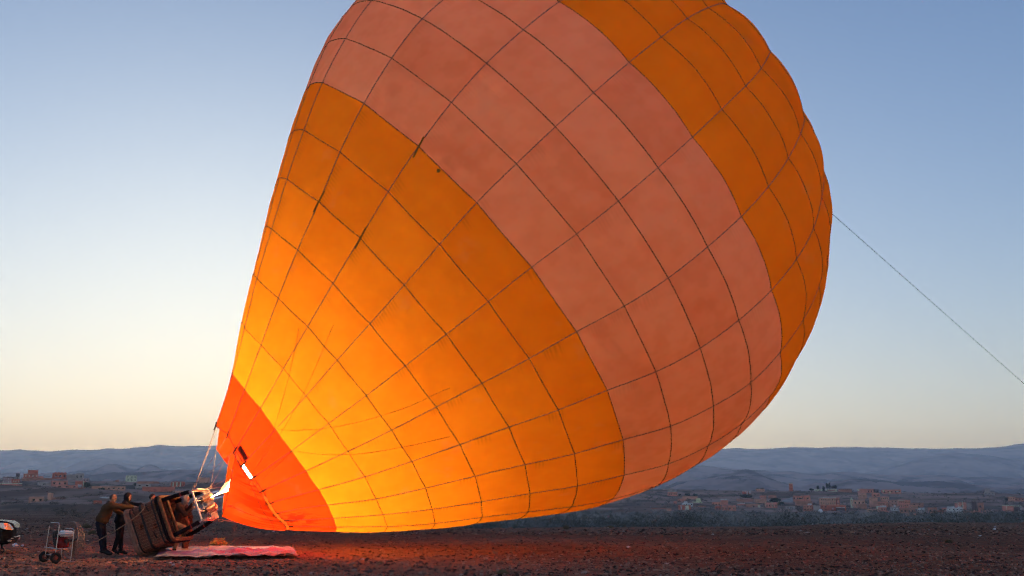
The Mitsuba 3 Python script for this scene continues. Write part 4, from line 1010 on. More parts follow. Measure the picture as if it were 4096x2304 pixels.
def thicket():
    r = rng(77)
    V, C = [], []
    out = []
    for i in range(2300):
        u = r.uniform(1750, 4500)
        Y = 95 + (r.uniform() ** 1.35) * 460
        edge = 1.5 * 4184 / (np.interp(u, EDGE[:, 0], EDGE[:, 1]) - 2010)
        if Y < edge + 42:
            continue
        p = at(u, 2050, Y)
        z = float(ground_z(p[0], p[1]))
        cap = 2026 + 34 * meshkit.noise(np.array([u * 0.006, 3.0, Y * 0.004])) + (10 if u < 2600 else 0) + (8 if u > 3300 else 0)
        ztop = min(zv(cap, Y), z + r.uniform(3.2, 8.6))
        if ztop - z < 1.2:
            continue
        out.append((p[0], p[1], z, ztop, r.uniform(), i))
    return out


SCRUB = thicket()
mat('scrub_green', speckled((0.125, 0.130, 0.105), 0.25, 0.5), 0.85)
mat('scrub_grey', speckled((0.22, 0.205, 0.19), 0.25, 0.45), 0.9)
gv_, bv_, tv_ = [], [], []
r_ = rng(5)
for x, y, z, zt, q, i in SCRUB:
    h_ = zt - z
    bare = meshkit.noise(np.array([x * 0.025, y * 0.02, 4.0])) + 0.25 * q > 0.62
    wd = h_ * r_.uniform(0.45, 0.8)
    n = int(np.clip(52000 / y, 110, 420))
    c = crown_points([x, y, z + h_ * 0.55], wd, h_ * 0.5, n, i, 6)
    if bare:
        k = int(np.clip(22000 / y, 40, 150))
        a = np.stack([x + r_.normal(0, wd * 0.3, k), y + r_.normal(0, wd * 0.3, k), np.full(k, z)], 1)
        tip = a + np.stack([r_.normal(0, wd * 0.35, k), r_.normal(0, wd * 0.35, k), h_ * r_.uniform(0.55, 1.0, k)], 1)
        w_ = r_.uniform(0.02, 0.06, (k, 1)) * [1, 0, 0]
        tv_.append(np.stack([a - w_, a + w_, tip], 1).reshape(-1, 3))
        br = lerp(a, tip, r_.uniform(0.4, 0.7, (k, 1)))
        tv_.append(np.stack([br - w_ * 0.6, br + w_ * 0.6, br + (tip - br) * 0.9 + r_.normal(0, h_ * 0.14, (k, 3))], 1).reshape(-1, 3))
    elif q > 0.55:
        gv_.append(leaves(c, 0.10 + y * 0.0009, i)[0])
    else:
        bv_.append(leaves(c, 0.10 + y * 0.0009, i)[0])
tri_ = lambda L_: (np.vstack(L_), np.arange(sum(len(q) for q in L_)).reshape(-1, 3))
for nm, L_, m_, lb in (('scrub_thicket', gv_, 'scrub_green', 'dark green thicket of river scrub below the village'), ('grey_scrub', bv_, 'scrub_grey', 'grey leafless river scrub mixed through the thicket'),
                       ('bare_thicket', tv_, 'twig_grey', 'pale bare upright stems standing in the river scrub')):
    whole(nm, tri_(L_), m_, lb, 'scrub', kind='stuff')
mat('twig_grey', (0.36, 0.33, 0.31), 0.9)
# low dry scrub tufts over the left hill
lv_ = []
for i in range(420):
    u = r_.uniform(-250, 1000)
    v = r_.uniform(1925, 2030)
    Y = slope_y(u, v) if v < VB_L else r_.uniform(100, 250)
    p = at(u, v, Y)
    z = float(ground_z(p[0], p[1]))
    hh = r_.uniform(0.25, 1.3)
    lv_.append(leaves(crown_points([p[0], p[1], z + hh * 0.4], hh * 1.1, hh * 0.55, 110, i, 4), 0.08 * hh + 0.04, i)[0])
for i in range(700):
    u = r_.uniform(2450, 4500)
    v = r_.uniform(1962, 2055)
    Y = slope_y(u, v)
    p = at(u, v, Y)
    z = float(ground_z(p[0], p[1]))
    hh = r_.uniform(0.4, 2.0)
    lv_.append(leaves(crown_points([p[0], p[1], z + hh * 0.4], hh * 1.1, hh * 0.55, 40, i + 900, 4), 0.16 * hh + 0.1, i)[0])
mat('leaf_dry', speckled((0.17, 0.135, 0.10), 0.5, 0.5), 0.85)
whole('hillside_scrub', tri_(lv_), 'leaf_dry', 'low dark tufts of scrub scattered over the hillsides', 'scrub', kind='stuff')
# ---- the basket, lying tilted on its edge ------------------------------------------------------------------
BD = unit([0.03, 1.0, 0.0])                               # near side to far side
BH = unit([1.0, -0.03, 0.0])
TILT = math.radians(23.0)
BA = BH * math.cos(TILT) + np.array([0, 0, math.sin(TILT)])       # from the floor of the basket to its rim
BW = -BH * math.sin(TILT) + np.array([0, 0, math.cos(TILT)])
BL, BWD, BHT = 1.7, 1.29, 1.06
B0 = ground_at(548, 2227) + [0, 0, 0.05]


def bp(d, w, a):                                                # basket coordinates in metres
    return B0 + BD * d + BW * w + BA * a


def rrect(l, w, r, n=6, z=0.0):
    pts = []
    for cx, cy, a0 in ((l - r, w - r, 0), (r, w - r, 90), (r, r, 180), (l - r, r, 270)):
        for k in range(n + 1):
            a = math.radians(a0 + 90 * k / n)
            pts.append((cx + r * math.cos(a), cy + r * math.sin(a)))
    return np.array(pts)


def wicker(p, n, uv):
    q = p - mi.Point3f(*map(float, B0))
    a = q.x * float(BA[0]) + q.y * float(BA[1]) + q.z * float(BA[2])
    w = q.x * float(BW[0]) + q.y * float(BW[1]) + q.z * float(BW[2])
    d = q.x * float(BD[0]) + q.y * float(BD[1]) + q.z * float(BD[2])
    s = w + d
    row = dr.floor(s * 38)
    wave = 0.5 + 0.5 * dr.sin(6.2832 * (a * 13 + 0.5 * (row - 2 * dr.floor(row / 2))))
    gap = mikit.smoothstep(0.10, 0.35, dr.abs(s * 38 - row - 0.5))
    t = mikit.cell_rand(row, dr.floor(a * 13), 3.0)
    c = mikit.mix((0.38, 0.155, 0.082), (0.22, 0.085, 0.050), t)
    c = mikit.mix(c, (0.035, 0.016, 0.011), gap * 0.75)
    return mikit.mix(c, (0.06, 0.026, 0.018), (1 - wave) * 0.45)


def wicker_h(p, n, uv):
    q = p - mi.Point3f(*map(float, B0))
    a = q.x * float(BA[0]) + q.y * float(BA[1]) + q.z * float(BA[2])
    s = q.x * float(BW[0] + BD[0]) + q.y * float(BW[1] + BD[1]) + q.z * float(BW[2] + BD[2])
    row = dr.floor(s * 38)
    return 0.006 * dr.sin(6.2832 * (a * 13 + 0.5 * (row - 2 * dr.floor(row / 2)))) + 0.010 * (1 - 4 * dr.square(s * 38 - row - 0.5))


scene['wicker'] = {'type': 'bumpmap', 'nested_texture': mikit.proc(wicker_h, 0.004), 'scale': 1.0,
                   'nested_bsdf': {'type': 'twosided', 'bsdf': {'type': 'principled', 'base_color': mikit.proc(wicker), 'roughness': 0.6, 'specular': 0.35}}}
mat('suede', speckled((0.17, 0.078, 0.036), 9, 0.4), 0.75)
mat('rawhide', speckled((0.27, 0.16, 0.11), 8, 0.35), 0.6)
mat('pad_black', (0.008, 0.006, 0.007), 0.9, spec=0.1)
mat('strap_black', (0.022, 0.016, 0.016), 0.7)
mat('cane', (0.30, 0.155, 0.09), 0.55)
mat('steel', (0.62, 0.58, 0.56), 0.28, metal=1.0)
mat('frame_white', (0.78, 0.70, 0.62), 0.4)
mat('plate', (0.80, 0.66, 0.48), 0.42)
mat('copper', (0.72, 0.40, 0.24), 0.3, metal=0.8)
mat('dark_metal', (0.05, 0.04, 0.045), 0.35, metal=0.6)
mat('sleeve_red', (0.25, 0.03, 0.03), 0.7)

BASKET = thing('wicker_basket', 'large brown wicker basket lying tilted on its edge behind the pushing men', 'basket')


def bframe(m):
    return frame(m, B0, BD, BW, BA)


cs = lambda pts: m3.CrossSection([np.asarray(pts).tolist()])
outer = m3.Manifold.extrude(cs(rrect(BL, BWD, 0.20)), BHT)
inner = m3.Manifold.extrude(cs(rrect(BL - 0.09, BWD - 0.09, 0.16) + 0.045), BHT).translate([0, 0, 0.05])
shell = outer - inner
for (w_, a_) in ((0.80, 0.36), (0.66, 0.74)):                     # the two square foot holes
    shell -= m3.Manifold.cube([0.2, 0.16, 0.13], True).translate([0.0, w_ - 0.12, a_])
part(BASKET, 'wall', bframe(to_tm(shell)), 'wicker')


def loop_at(a, off, n=6):
    q = rrect(BL + 2 * off, BWD + 2 * off, 0.20 + off, n) - off
    return np.array([bp(x, y, a) for x, y in q])


part(BASKET, 'skid', cat(tube(loop_at(0.03, 0.0), 0.055, 10, closed=True), tube(loop_at(0.11, 0.008), 0.03, 8, closed=True)), 'rawhide', smooth=True, label='pale rawhide edging round the basket floor')
part(BASKET, 'rim', tube(loop_at(BHT, 0.0), 0.058, 10, closed=True), 'suede', smooth=True)
part(BASKET, 'rim_padding', tube(loop_at(BHT - 0.09, 0.012), 0.055, 10, closed=True), 'pad_black', smooth=True)
for a_, hw in ((0.17, 0.016), (0.47, 0.030), (0.83, 0.018)):
    lo = loop_at(a_, 0.012)
    lo = np.vstack([lo, lo[:1]])
    cen = bp(BL / 2, BWD / 2, a_)
    part(BASKET, 'strap', ribbon(lo, unit(lo - cen), hw, 0.006, 0.004), 'strap_black')
for w_ in np.linspace(0.12, BWD - 0.1, 13):                          # pale canes that run from the floor to the rim
    r0 = 0.0 if 0.2 < w_ < BWD - 0.2 else 0.02
    part(BASKET, 'cane', tube([bp(-0.008 + r0, w_, 0.12), bp(-0.012 + r0, w_ - 0.02, BHT - 0.14)], 0.0055, 5), 'cane')
for (w0, a0, a1) in ((1.16, 0.28, 0.31), (1.14, 0.66, 0.70), (0.34, 0.64, 0.68), (0.30, 0.90, 0.93)):    # dark rope handles
    part(BASKET, 'rope_handle', tube(spline([bp(0.0, w0 + 0.10, a0), bp(-0.035, w0 + 0.05, a0 + 0.01), bp(-0.04, w0 - 0.05, a1 - 0.01), bp(0.0, w0 - 0.12, a1)], 12), 0.014, 6), 'strap_black')
# inner partition with its padded edge, and the cushioned lining
part(BASKET, 'partition', bframe(box(BL * 0.40, BWD / 2, BHT * 0.48, 0.05, BWD - 0.14, BHT * 0.86)), 'wicker')
part(BASKET, 'partition_edge', tube([bp(BL * 0.40, 0.05, BHT - 0.02), bp(BL * 0.40, BWD - 0.05, BHT - 0.02)], 0.05, 10), 'suede', smooth=True)
part(BASKET, 'gas_cylinder', frame(trimesh.creation.capsule(0.55, 0.15), bp(BL * 0.72, BWD * 0.74, 0.24), BD, BW, BA), 'steel', smooth=True)
part(BASKET, 'cushion', bframe(box(BL * 0.70, 0.22, BHT * 0.45, 0.5, 0.14, BHT * 0.6, bevel=0.05)), 'suede')

# burner frame corners: A near top, B far top, C near bottom, D far bottom
FC = bp(BL * 0.41, BWD * 0.50, BHT + 0.90)
FHD, FHW = 0.50, 0.45


def fp(d, w, a=0.0):
    return FC + BD * d * FHD + BW * w * FHW + BA * a


COR = {'A': fp(-1, 1), 'B': fp(1, 1), 'C': fp(-1, -1), 'D': fp(1, -1)}
RIM = {'A': bp(0.10, BWD - 0.10, BHT), 'B': bp(BL - 0.10, BWD - 0.10, BHT), 'C': bp(0.10, 0.10, BHT), 'D': bp(BL - 0.10, 0.10, BHT)}
for k in 'ABCD':
    e = lerp(RIM[k], COR[k], 0.90)
    pk = part(BASKET, 'pole', tube([RIM[k] - BA * 0.1, lerp(RIM[k], COR[k], 0.5), e], 0.058, 12), 'pad_black', smooth=40)
    part(pk, 'sleeve_band', tube([lerp(RIM[k], COR[k], 0.62), lerp(RIM[k], COR[k], 0.655)], 0.0615, 12), 'sleeve_red')
    part(pk, 'rod', tube([e, COR[k]], 0.02, 8), 'steel', smooth=40)

BURNER = thing('burner', 'double gas burner on a pale steel frame beyond the open basket', 'burner')
rail = lambda a, b, r=0.024: tube([a, b], r, 10)
part(BURNER, 'frame', cat(rail(COR['A'], COR['B']), rail(COR['C'], COR['D']), rail(COR['A'], COR['C'], 0.028), rail(COR['B'], COR['D'], 0.028), rail(fp(-1, 1, 0.16), fp(1, 1, 0.16), 0.015), rail(fp(-1, -1, 0.16), fp(1, -1, 0.16), 0.015),
     rail(fp(1, 1), fp(1, 1, 0.16), 0.015), rail(fp(1, -1), fp(1, -1, 0.16), 0.015), rail(fp(-1, 1), fp(-1, 1, 0.16), 0.015), rail(fp(-1, -1), fp(-1, -1, 0.16), 0.015)), 'frame_white', smooth=40)


def plate(d0, w0, d1, w1):
    c = (fp(d0, w0, 0.09) + fp(d1, w1, 0.09)) / 2
    e = fp(d1, w1) - fp(d0, w0)
    X = unit(e)
    return frame(box(0, 0, 0, np.linalg.norm(e), 0.19, 0.008, bevel=0.002), c, X, BA, np.cross(X, BA))


part(BURNER, 'heat_shield', plate(0.97, 0.97, 0.97, -0.97), 'plate', label='pale lit shield plate on the far side of the burner')
part(BURNER, 'heat_shield', plate(-0.9, 0.98, 0.9, 0.98), 'plate')
part(BURNER, 'heat_shield', plate(-0.9, -0.98, 0.9, -0.98), 'plate')
for sgn, w_ in ((0.1, 0.34), (0.2, -0.36)):
    c0 = FC + BD * sgn * 0.3 + BW * w_ * FHW
    can = []
    for k in range(7):                                       # coil of copper tube
        ang = np.arange(16) * 2 * math.pi / 16
        can.append(tube(c0 + BA * (0.10 + 0.032 * k) + 0.105 * (np.cos(ang)[:, None] * BD + np.sin(ang)[:, None] * BW), 0.015, 6, closed=True))
    un = part(BURNER, 'coil', cat(can), 'copper', smooth=True)
    part(BURNER, 'coil_guard', cat(*[tube([c0 + BA * 0.06 + 0.125 * (math.cos(t) * BD + math.sin(t) * BW), c0 + BA * 0.34 + 0.125 * (math.cos(t) * BD + math.sin(t) * BW)], 0.007, 5) for t in np.arange(8) * math.pi / 4]), 'steel')
    part(BURNER, 'nozzle_ring', tube(c0 + BA * 0.33 + 0.11 * (np.cos(np.arange(16) * math.pi / 8)[:, None] * BD + np.sin(np.arange(16) * math.pi / 8)[:, None] * BW), 0.016, 6, closed=True), 'copper', smooth=True)
    part(BURNER, 'valve_block', frame(cat(box(0, 0, 0, 0.13, 0.12, 0.12, bevel=0.015), box(0.09, 0.03, -0.03, 0.06, 0.05, 0.05), box(-0.06, -0.07, -0.02, 0.05, 0.06, 0.06), trimesh.creation.cylinder(0.025, 0.16, sections=8)), c0 + BA * 0.01, BD, BW, BA), 'dark_metal')
    part(BURNER, 'gas_pipe', cat(tube(spline([c0 - BA * 0.03, c0 - BA * 0.09 + BW * 0.05 - BD * 0.06, c0 - BA * 0.05 - BD * 0.2 + BW * 0.1, fp(-1, w_)], 14), 0.013, 6), tube(spline([c0 + BW * 0.06, c0 + BW * 0.1 - BA * 0.06, c0 + BW * 0.13 + BA * 0.05 + BD * 0.1], 10), 0.011, 6)), 'frame_white', smooth=True)
    part(BURNER, 'blast_handle', tube([c0 - BA * 0.06, c0 - BA * 0.2 - BW * 0.03], 0.012, 6), 'sleeve_red')
part(BURNER, 'cross_bar', cat(rail(fp(-1, 0.34), fp(1, 0.34), 0.016), rail(fp(-1, -0.36), fp(1, -0.36), 0.016), rail(fp(0.05, 0.36), fp(0.05, -0.4), 0.013)), 'frame_white', smooth=40)

# carabiner chains and suspension cables up to the mouth
mat('cable_pale', (0.42, 0.28, 0.23), 0.5)
mat('cable_red', (0.30, 0.05, 0.05), 0.6)


def link(a, b, r=0.011, w=0.028):
    d = unit(b - a); s = unit(np.cross(d, [0.3, 1, 0.2])); L_ = np.linalg.norm(b - a)
    pts = []
    for t in np.linspace(0, 2 * math.pi, 16, endpoint=False):
        x = math.cos(t); y = math.sin(t)
        pts.append(a + d * (L_ / 2 + (L_ / 2) * np.sign(x) * abs(x) ** 0.6) + s * w * np.sign(y) * abs(y) ** 0.6)
    return tube(np.array(pts), r, 6, closed=True)


GATE = {}
for k, tgt in (('A', [4, 5, 6, 7, 8]), ('B', [20, 21, 22, 23, 0]), ('C', [9, 10, 11]), ('D', [15, 16, 17, 18])):
    md = unit(np.mean([mouth_edge[g % 24] for g in tgt], 0) - COR[k])
    p0, p1, p2 = COR[k] + md * 0.03, COR[k] + md * 0.16, COR[k] + md * 0.29
    part(BURNER, 'chain_link', link(p0, p1), 'cable_pale', smooth=True)
    part(BURNER, 'chain_link', link(p1 - md * 0.02, p2), 'cable_pale', smooth=True)
    for g in tgt:
        part(BALLOON, 'suspension_cable', tube([p2 - md * 0.02, lerp(p2, mouth_edge[g % 24], 0.5) - [0, 0, 0.02], mouth_edge[g % 24]], 0.0055, 5), 'cable_red' if k == 'C' else 'cable_pale')
# ---- people ----------------------------------------------------------------------------------------------------
def skin_mat(key, c):
    mat(key, speckled(c, 20, 0.2), 0.55, spec=0.35)


skin_mat('skin_a', (0.42, 0.20, 0.125)); skin_mat('skin_b', (0.38, 0.175, 0.11))
mat('eye_dark', (0.03, 0.02, 0.02), 0.3)
mat('hair_dark', (0.025, 0.018, 0.016), 0.7)
mat('hair_grey', (0.06, 0.045, 0.04), 0.7)


def cloth(key, c, amt=0.3):
    mat(key, speckled(c, 6, amt), 0.85, spec=0.15)


cloth('sweater_brown', (0.105, 0.050, 0.022)); cloth('trouser_navy', (0.014, 0.016, 0.030)); cloth('coat_black', (0.020, 0.015, 0.017)); cloth('trouser_black', (0.013, 0.012, 0.015))
cloth('khaki', (0.40, 0.27, 0.15)); cloth('jacket_dark', (0.040, 0.020, 0.018)); cloth('scarf_grey', (0.20, 0.18, 0.19)); cloth('rust', (0.13, 0.045, 0.03)); cloth('glove_grey', (0.48, 0.38, 0.33))
mat('shoe_black', (0.016, 0.014, 0.014), 0.6); mat('shoe_brown', (0.15, 0.075, 0.04), 0.6)


def blob(parts_, edge, smooth=6, wob=0.0, seed=1, wscale=9.0):
    man = m3.Manifold.batch_boolean(parts_, m3.OpType.Add)
    tm = to_tm(man.refine_to_length(edge))
    tm.merge_vertices()
    trimesh.smoothing.filter_taubin(tm, lamb=0.5, nu=0.53, iterations=smooth)
    if wob:
        n = tm.vertex_normals
        d = meshkit.fbm(np.array(tm.vertices) * [wscale, wscale, wscale * 0.7], 3, seed=seed) - 0.5
        tm.vertices = tm.vertices + n * (d * wob * 2)[:, None]
    return tm


def ell(c, X, Y, Z, rx, ry, rz, n=20):
    M = np.eye(4)[:3]
    M[:, 0], M[:, 1], M[:, 2], M[:, 3] = X * rx, Y * ry, Z * rz, c
    return m3.Manifold.sphere(1.0, n).transform(M.tolist())


def head_parts(c, f, up, bald=True):
    """A head about centre c that faces f."""
    f = unit(f); up = unit(up - f * (up @ f)); s = np.cross(up, f)
    P = [ell(c + up * 0.025 - f * 0.012, f, s, up, 0.098, 0.077, 0.092)]
    P.append(m3.Manifold.batch_hull([ell(c + up * 0.0 + f * 0.02, f, s, up, 0.07, 0.066, 0.07), ell(c - up * 0.088 + f * 0.062, f, s, up, 0.026, 0.03, 0.024), ell(c - up * 0.05 - f * 0.02, f, s, up, 0.05, 0.058, 0.045)]))
    P.append(m3.Manifold.batch_hull([ell(c + up * 0.022 + f * 0.086, f, s, up, 0.012, 0.011, 0.012), ell(c - up * 0.024 + f * 0.108, f, s, up, 0.015, 0.016, 0.012)]))
    P.append(m3.Manifold.batch_hull([ell(c + up * 0.034 + f * 0.078 + s * 0.032, f, s, up, 0.014, 0.02, 0.01), ell(c + up * 0.034 + f * 0.078 - s * 0.032, f, s, up, 0.014, 0.02, 0.01)]))
    P.append(m3.Manifold.batch_hull([ell(c - up * 0.052 + f * 0.083 + s * 0.018, f, s, up, 0.012, 0.012, 0.009), ell(c - up * 0.052 + f * 0.083 - s * 0.018, f, s, up, 0.012, 0.012, 0.009)]))
    for q in (-1, 1):
        P.append(ell(c + s * q * 0.078 - f * 0.008 - up * 0.004, unit(f + s * q * 0.5), unit(s * q - f * 0.4), up, 0.024, 0.010, 0.034))
    return P, f, s, up


def hand_parts(w, d, nrm, curl=0.5, side=1, scale=1.0):
    """Palm and five fingers from wrist w along d; nrm is the back of the hand; side puts the thumb."""
    d = unit(d); nrm = unit(nrm - d * (nrm @ d)); s = np.cross(d, nrm) * side
    k = scale
    P = [m3.Manifold.batch_hull([ell(w + d * 0.01 * k, d, s, nrm, 0.026 * k, 0.026 * k, 0.02 * k), ell(w + d * 0.085 * k + s * 0.028 * k, d, s, nrm, 0.016 * k, 0.014 * k, 0.014 * k), ell(w + d * 0.08 * k - s * 0.03 * k, d, s, nrm, 0.016 * k, 0.014 * k, 0.014 * k)])]
    for i, (o, L_, sp_) in enumerate(((0.032, 0.070, 0.10), (0.011, 0.080, 0.03), (-0.011, 0.074, -0.03), (-0.032, 0.058, -0.12))):
        p = w + d * 0.085 * k + s * o * k
        dd = unit(d + s * sp_)
        seg = (0.45, 0.32, 0.23)
        ang = 0.15
        for q in range(3):
            ang += curl * (0.55, 0.8, 0.6)[q]
            nx = p + (dd * math.cos(ang) - nrm * math.sin(ang)) * L_ * seg[q] * k
            P.append(spheres_hull(p, (0.0098 - 0.0012 * q) * k, nx, (0.0088 - 0.0012 * q) * k, 8))
            p = nx
    p = w + d * 0.03 * k + s * 0.028 * k
    for L_, a in ((0.042, 0.75), (0.032, 0.45)):
        nx = p + (d * math.cos(a) + s * math.sin(a) - nrm * 0.25 * curl) * L_ * k
        P.append(spheres_hull(p, 0.0125 * k, nx, 0.0105 * k, 8))
        p = nx
    return P


def person(label, J, face, mats, up=(0, 0, 1), curl=0.45, hair='short', seed=1, back=None, shoes=True, gloves=None, hand_n=None, group=None, loose=1.0):
    """J: joints in the world. Sides n (towards the camera) and f (far)."""
    key = thing('person', label, 'person', group)
    skin, top, bottom, shoe, hairm = mats
    upv = np.array(up, float)
    hp, f, s, u_ = head_parts(J['head'], np.array(face, float), upv)
    body = list(hp)
    body.append(spheres_hull(J['head'] - u_ * 0.05 - f * 0.02, 0.052, J['neck'], 0.062))
    limbs = []
    for q in 'nf':
        limbs += [(J['sh' + q], 0.062, J['el' + q], 0.044), (J['el' + q], 0.043, J['wr' + q], 0.030),
                  (J['hip' + q], 0.088, J['kn' + q], 0.058), (J['kn' + q], 0.056, J['an' + q], 0.040)]
    for a, ra, b_, rb in limbs:
        body.append(spheres_hull(a, ra, b_, rb, 12))
    for q in 'nf':
        body.append(spheres_hull(J['an' + q], 0.042, J['to' + q], 0.03, 12))
    tors = [m3.Manifold.sphere(0.085, 14).translate(list(map(float, J['sh' + q]))) for q in 'nf']
    mid = (J['neck'] * 0.45 + J['pelvis'] * 0.55)
    acr = (J['shn'] - J['shf'])
    acr = unit(acr)
    fw = unit(np.cross(acr, J['neck'] - J['pelvis']))
    chest = J['neck'] * 0.68 + J['pelvis'] * 0.32
    body.append(m3.Manifold.batch_hull(tors + [m3.Manifold.sphere(0.07, 12).translate(list(map(float, J['neck']))), ell(chest, fw, acr, unit(J['neck'] - J['pelvis']), 0.105, 0.15, 0.12)]))
    body.append(m3.Manifold.batch_hull([ell(chest, fw, acr, unit(J['neck'] - J['pelvis']), 0.105, 0.15, 0.12), ell(mid, fw, acr, unit(J['neck'] - J['pelvis']), 0.10, 0.135, 0.12), ell(J['pelvis'], fw, acr, unit(J['neck'] - J['pelvis']), 0.11, 0.145, 0.10)]))
    body.append(m3.Manifold.batch_hull([ell(J['pelvis'], fw, acr, unit(J['neck'] - J['pelvis']), 0.11, 0.145, 0.10)] + [m3.Manifold.sphere(0.09, 12).translate(list(map(float, J['hip' + q]))) for q in 'nf']))
    for q in 'nf':
        nr = (hand_n or {}).get(q, (0, 0, 1))
        body += hand_parts(J['wr' + q], J['ha' + q] - J['wr' + q], np.array(nr, float), curl, side=1 if q == 'n' else -1)
    scene[key] = mikit.ply(blob(body, 0.016, 3), skin, smooth=True)
    k_ = loose
    # jacket
    jk = []
    for q in 'nf':
        jk += [spheres_hull(J['sh' + q], 0.082 * k_, J['el' + q], 0.063 * k_, 12), spheres_hull(J['el' + q], 0.062 * k_, J['wr' + q] + (J['el' + q] - J['wr' + q]) * 0.03, 0.044 * k_, 12)]
    tj = [m3.Manifold.sphere(0.10, 14).translate(list(map(float, J['sh' + q]))) for q in 'nf']
    ax_ = unit(J['neck'] - J['pelvis'])
    jk.append(m3.Manifold.batch_hull(tj + [m3.Manifold.sphere(0.082, 12).translate(list(map(float, J['neck']))), ell(chest, fw, acr, ax_, 0.135 * k_, 0.18 * k_, 0.13)]))
    jk.append(m3.Manifold.batch_hull([ell(chest, fw, acr, ax_, 0.135 * k_, 0.18 * k_, 0.13), ell(mid - (fw * 0.015), fw, acr, ax_, 0.14 * k_, 0.175 * k_, 0.12)]))
    jk.append(m3.Manifold.batch_hull([ell(mid - (fw * 0.015), fw, acr, ax_, 0.14 * k_, 0.175 * k_, 0.12), ell(J['pelvis'] + ax_ * 0.03, fw, acr, ax_, 0.150 * k_, 0.185 * k_, 0.09)]))
    part(key, 'jacket', blob(jk, 0.028, 3, 0.010, seed), top, smooth=True)
    tr = [m3.Manifold.batch_hull([ell(J['pelvis'] - ax_ * 0.01, fw, acr, ax_, 0.135, 0.17, 0.11)] + [m3.Manifold.sphere(0.112, 12).translate(list(map(float, J['hip' + q]))) for q in 'nf'])]
    for q in 'nf':
        tr += [spheres_hull(J['hip' + q], 0.110, J['kn' + q], 0.078, 12), spheres_hull(J['kn' + q], 0.078, J['an' + q] + (J['kn' + q] - J['an' + q]) * 0.06, 0.062, 12)]
    part(key, 'trousers', blob(tr, 0.028, 3, 0.010, seed + 3), bottom, smooth=True)
    for q in 'nf':
        dv = unit(J['to' + q] - J['an' + q])
        heel = J['an' + q] - dv * 0.04
        part(key, 'shoe', blob([m3.Manifold.batch_hull([m3.Manifold.sphere(0.052, 12).translate(list(map(float, J['an' + q]))), m3.Manifold.sphere(0.045, 12).translate(list(map(float, heel - [0, 0, 0.03]))), m3.Manifold.sphere(0.040, 12).translate(list(map(float, J['to' + q])))])], 0.03, 2), shoe, smooth=True)
    c = J['head']
    for q in (-1, 1):
        part(key, 'eye', to_tm(ell(c + u_ * 0.012 + f * 0.083 + s * q * 0.031, f, s, u_, 0.008, 0.013, 0.007, 10)), 'eye_dark', smooth=True)
    if hair == 'short':
        hh = ell(c + u_ * 0.03 - f * 0.018, f, s, u_, 0.106, 0.084, 0.098, 24)
        hh -= ell(c + f * 0.085 - u_ * 0.01, f, s, u_, 0.10, 0.2, 0.125, 20)
        hh -= ell(c - u_ * 0.10 + f * 0.02, f, s, u_, 0.10, 0.2, 0.09, 20)
        part(key, 'hair', to_tm(hh), hairm, smooth=50)
    elif hair == 'receding':
        hh = ell(c + u_ * 0.018 - f * 0.022, f, s, u_, 0.100, 0.084, 0.098, 24)
        hh -= ell(c + f * 0.10 + u_ * 0.06, f, s, u_, 0.13, 0.2, 0.12, 20)
        hh -= ell(c - u_ * 0.10 + f * 0.03, f, s, u_, 0.09, 0.2, 0.085, 20)
        part(key, 'hair', to_tm(hh), hairm, smooth=50)
    elif hair in ('hood', 'scarf'):
        r0 = 1.24 if hair == 'hood' else 1.16
        hd = m3.Manifold.batch_hull([ell(c + u_ * 0.022 - f * 0.022, f, s, u_, 0.105 * r0, 0.084 * r0, 0.100 * r0, 24), ell(c - u_ * 0.075 - f * 0.02, f, s, u_, 0.085 * r0, 0.078 * r0, 0.05, 20)])
        hd += m3.Manifold.batch_hull([ell(c - u_ * 0.085 - f * 0.01, f, s, u_, 0.088 * r0, 0.08 * r0, 0.04, 20), m3.Manifold.sphere(0.095, 14).translate(list(map(float, J['neck'])))])
        hd -= ell(c + f * 0.115 - u_ * 0.012, f, s, u_, 0.10, 0.066, 0.092, 20)
        part(key, 'hood' if hair == 'hood' else 'head_scarf', blob([hd], 0.02, 2, 0.004, seed), back or top, smooth=True)
    if gloves:
        for q in 'nf':
            d_ = J['ha' + q] - J['wr' + q]
            part(key, 'glove', blob(hand_parts(J['wr' + q] - unit(d_) * 0.02, d_, np.array((hand_n or {}).get(q, (0, 0, 1)), float), curl, side=1 if q == 'n' else -1, scale=1.14), 0.012, 2), gloves, smooth=True)
    return key


def joints(Y, **kw):
    return {k: at(v[0], v[1], Y + (v[2] if len(v) > 2 else 0)) for k, v in kw.items()}


def feet(J):
    for q in 'nf':
        g_ = float(ground_z(J['an' + q][0], J['an' + q][1]))
        J['an' + q][2] = max(J['an' + q][2], g_ + 0.09)
        J['to' + q][2] = g_ + 0.045
    return J


# 1: the man in the brown sweater who leans on the basket
Y1 = 30.45
J = feet(joints(Y1, head=(454, 1993, 0.0), neck=(440, 2014, 0.0), shn=(444, 2023, -0.17), shf=(447, 2021, 0.18), eln=(490, 2027, -0.16), wrn=(533, 2027, -0.04), han=(556, 2025, 0.0),
                elf=(468, 2045, 0.26), wrf=(490, 2053, 0.2), haf=(507, 2058, 0.2), pelvis=(404, 2086, 0), hipn=(397, 2096, -0.09), hipf=(409, 2098, 0.10), knn=(405, 2150, -0.09), knf=(414, 2150, 0.10),
                ann=(410, 2203, -0.09), anf=(419, 2200, 0.12), ton=(441, 2213, -0.1), tof=(446, 2208, 0.12)))
person('man in a brown sweater and navy trousers leaning on the basket with outstretched arm', J, (1, -0.15, -0.32), ('skin_a', 'sweater_brown', 'trouser_navy', 'shoe_black', 'hair_grey'), hair='receding', seed=2, gloves='glove_grey', curl=0.25, loose=1.28)
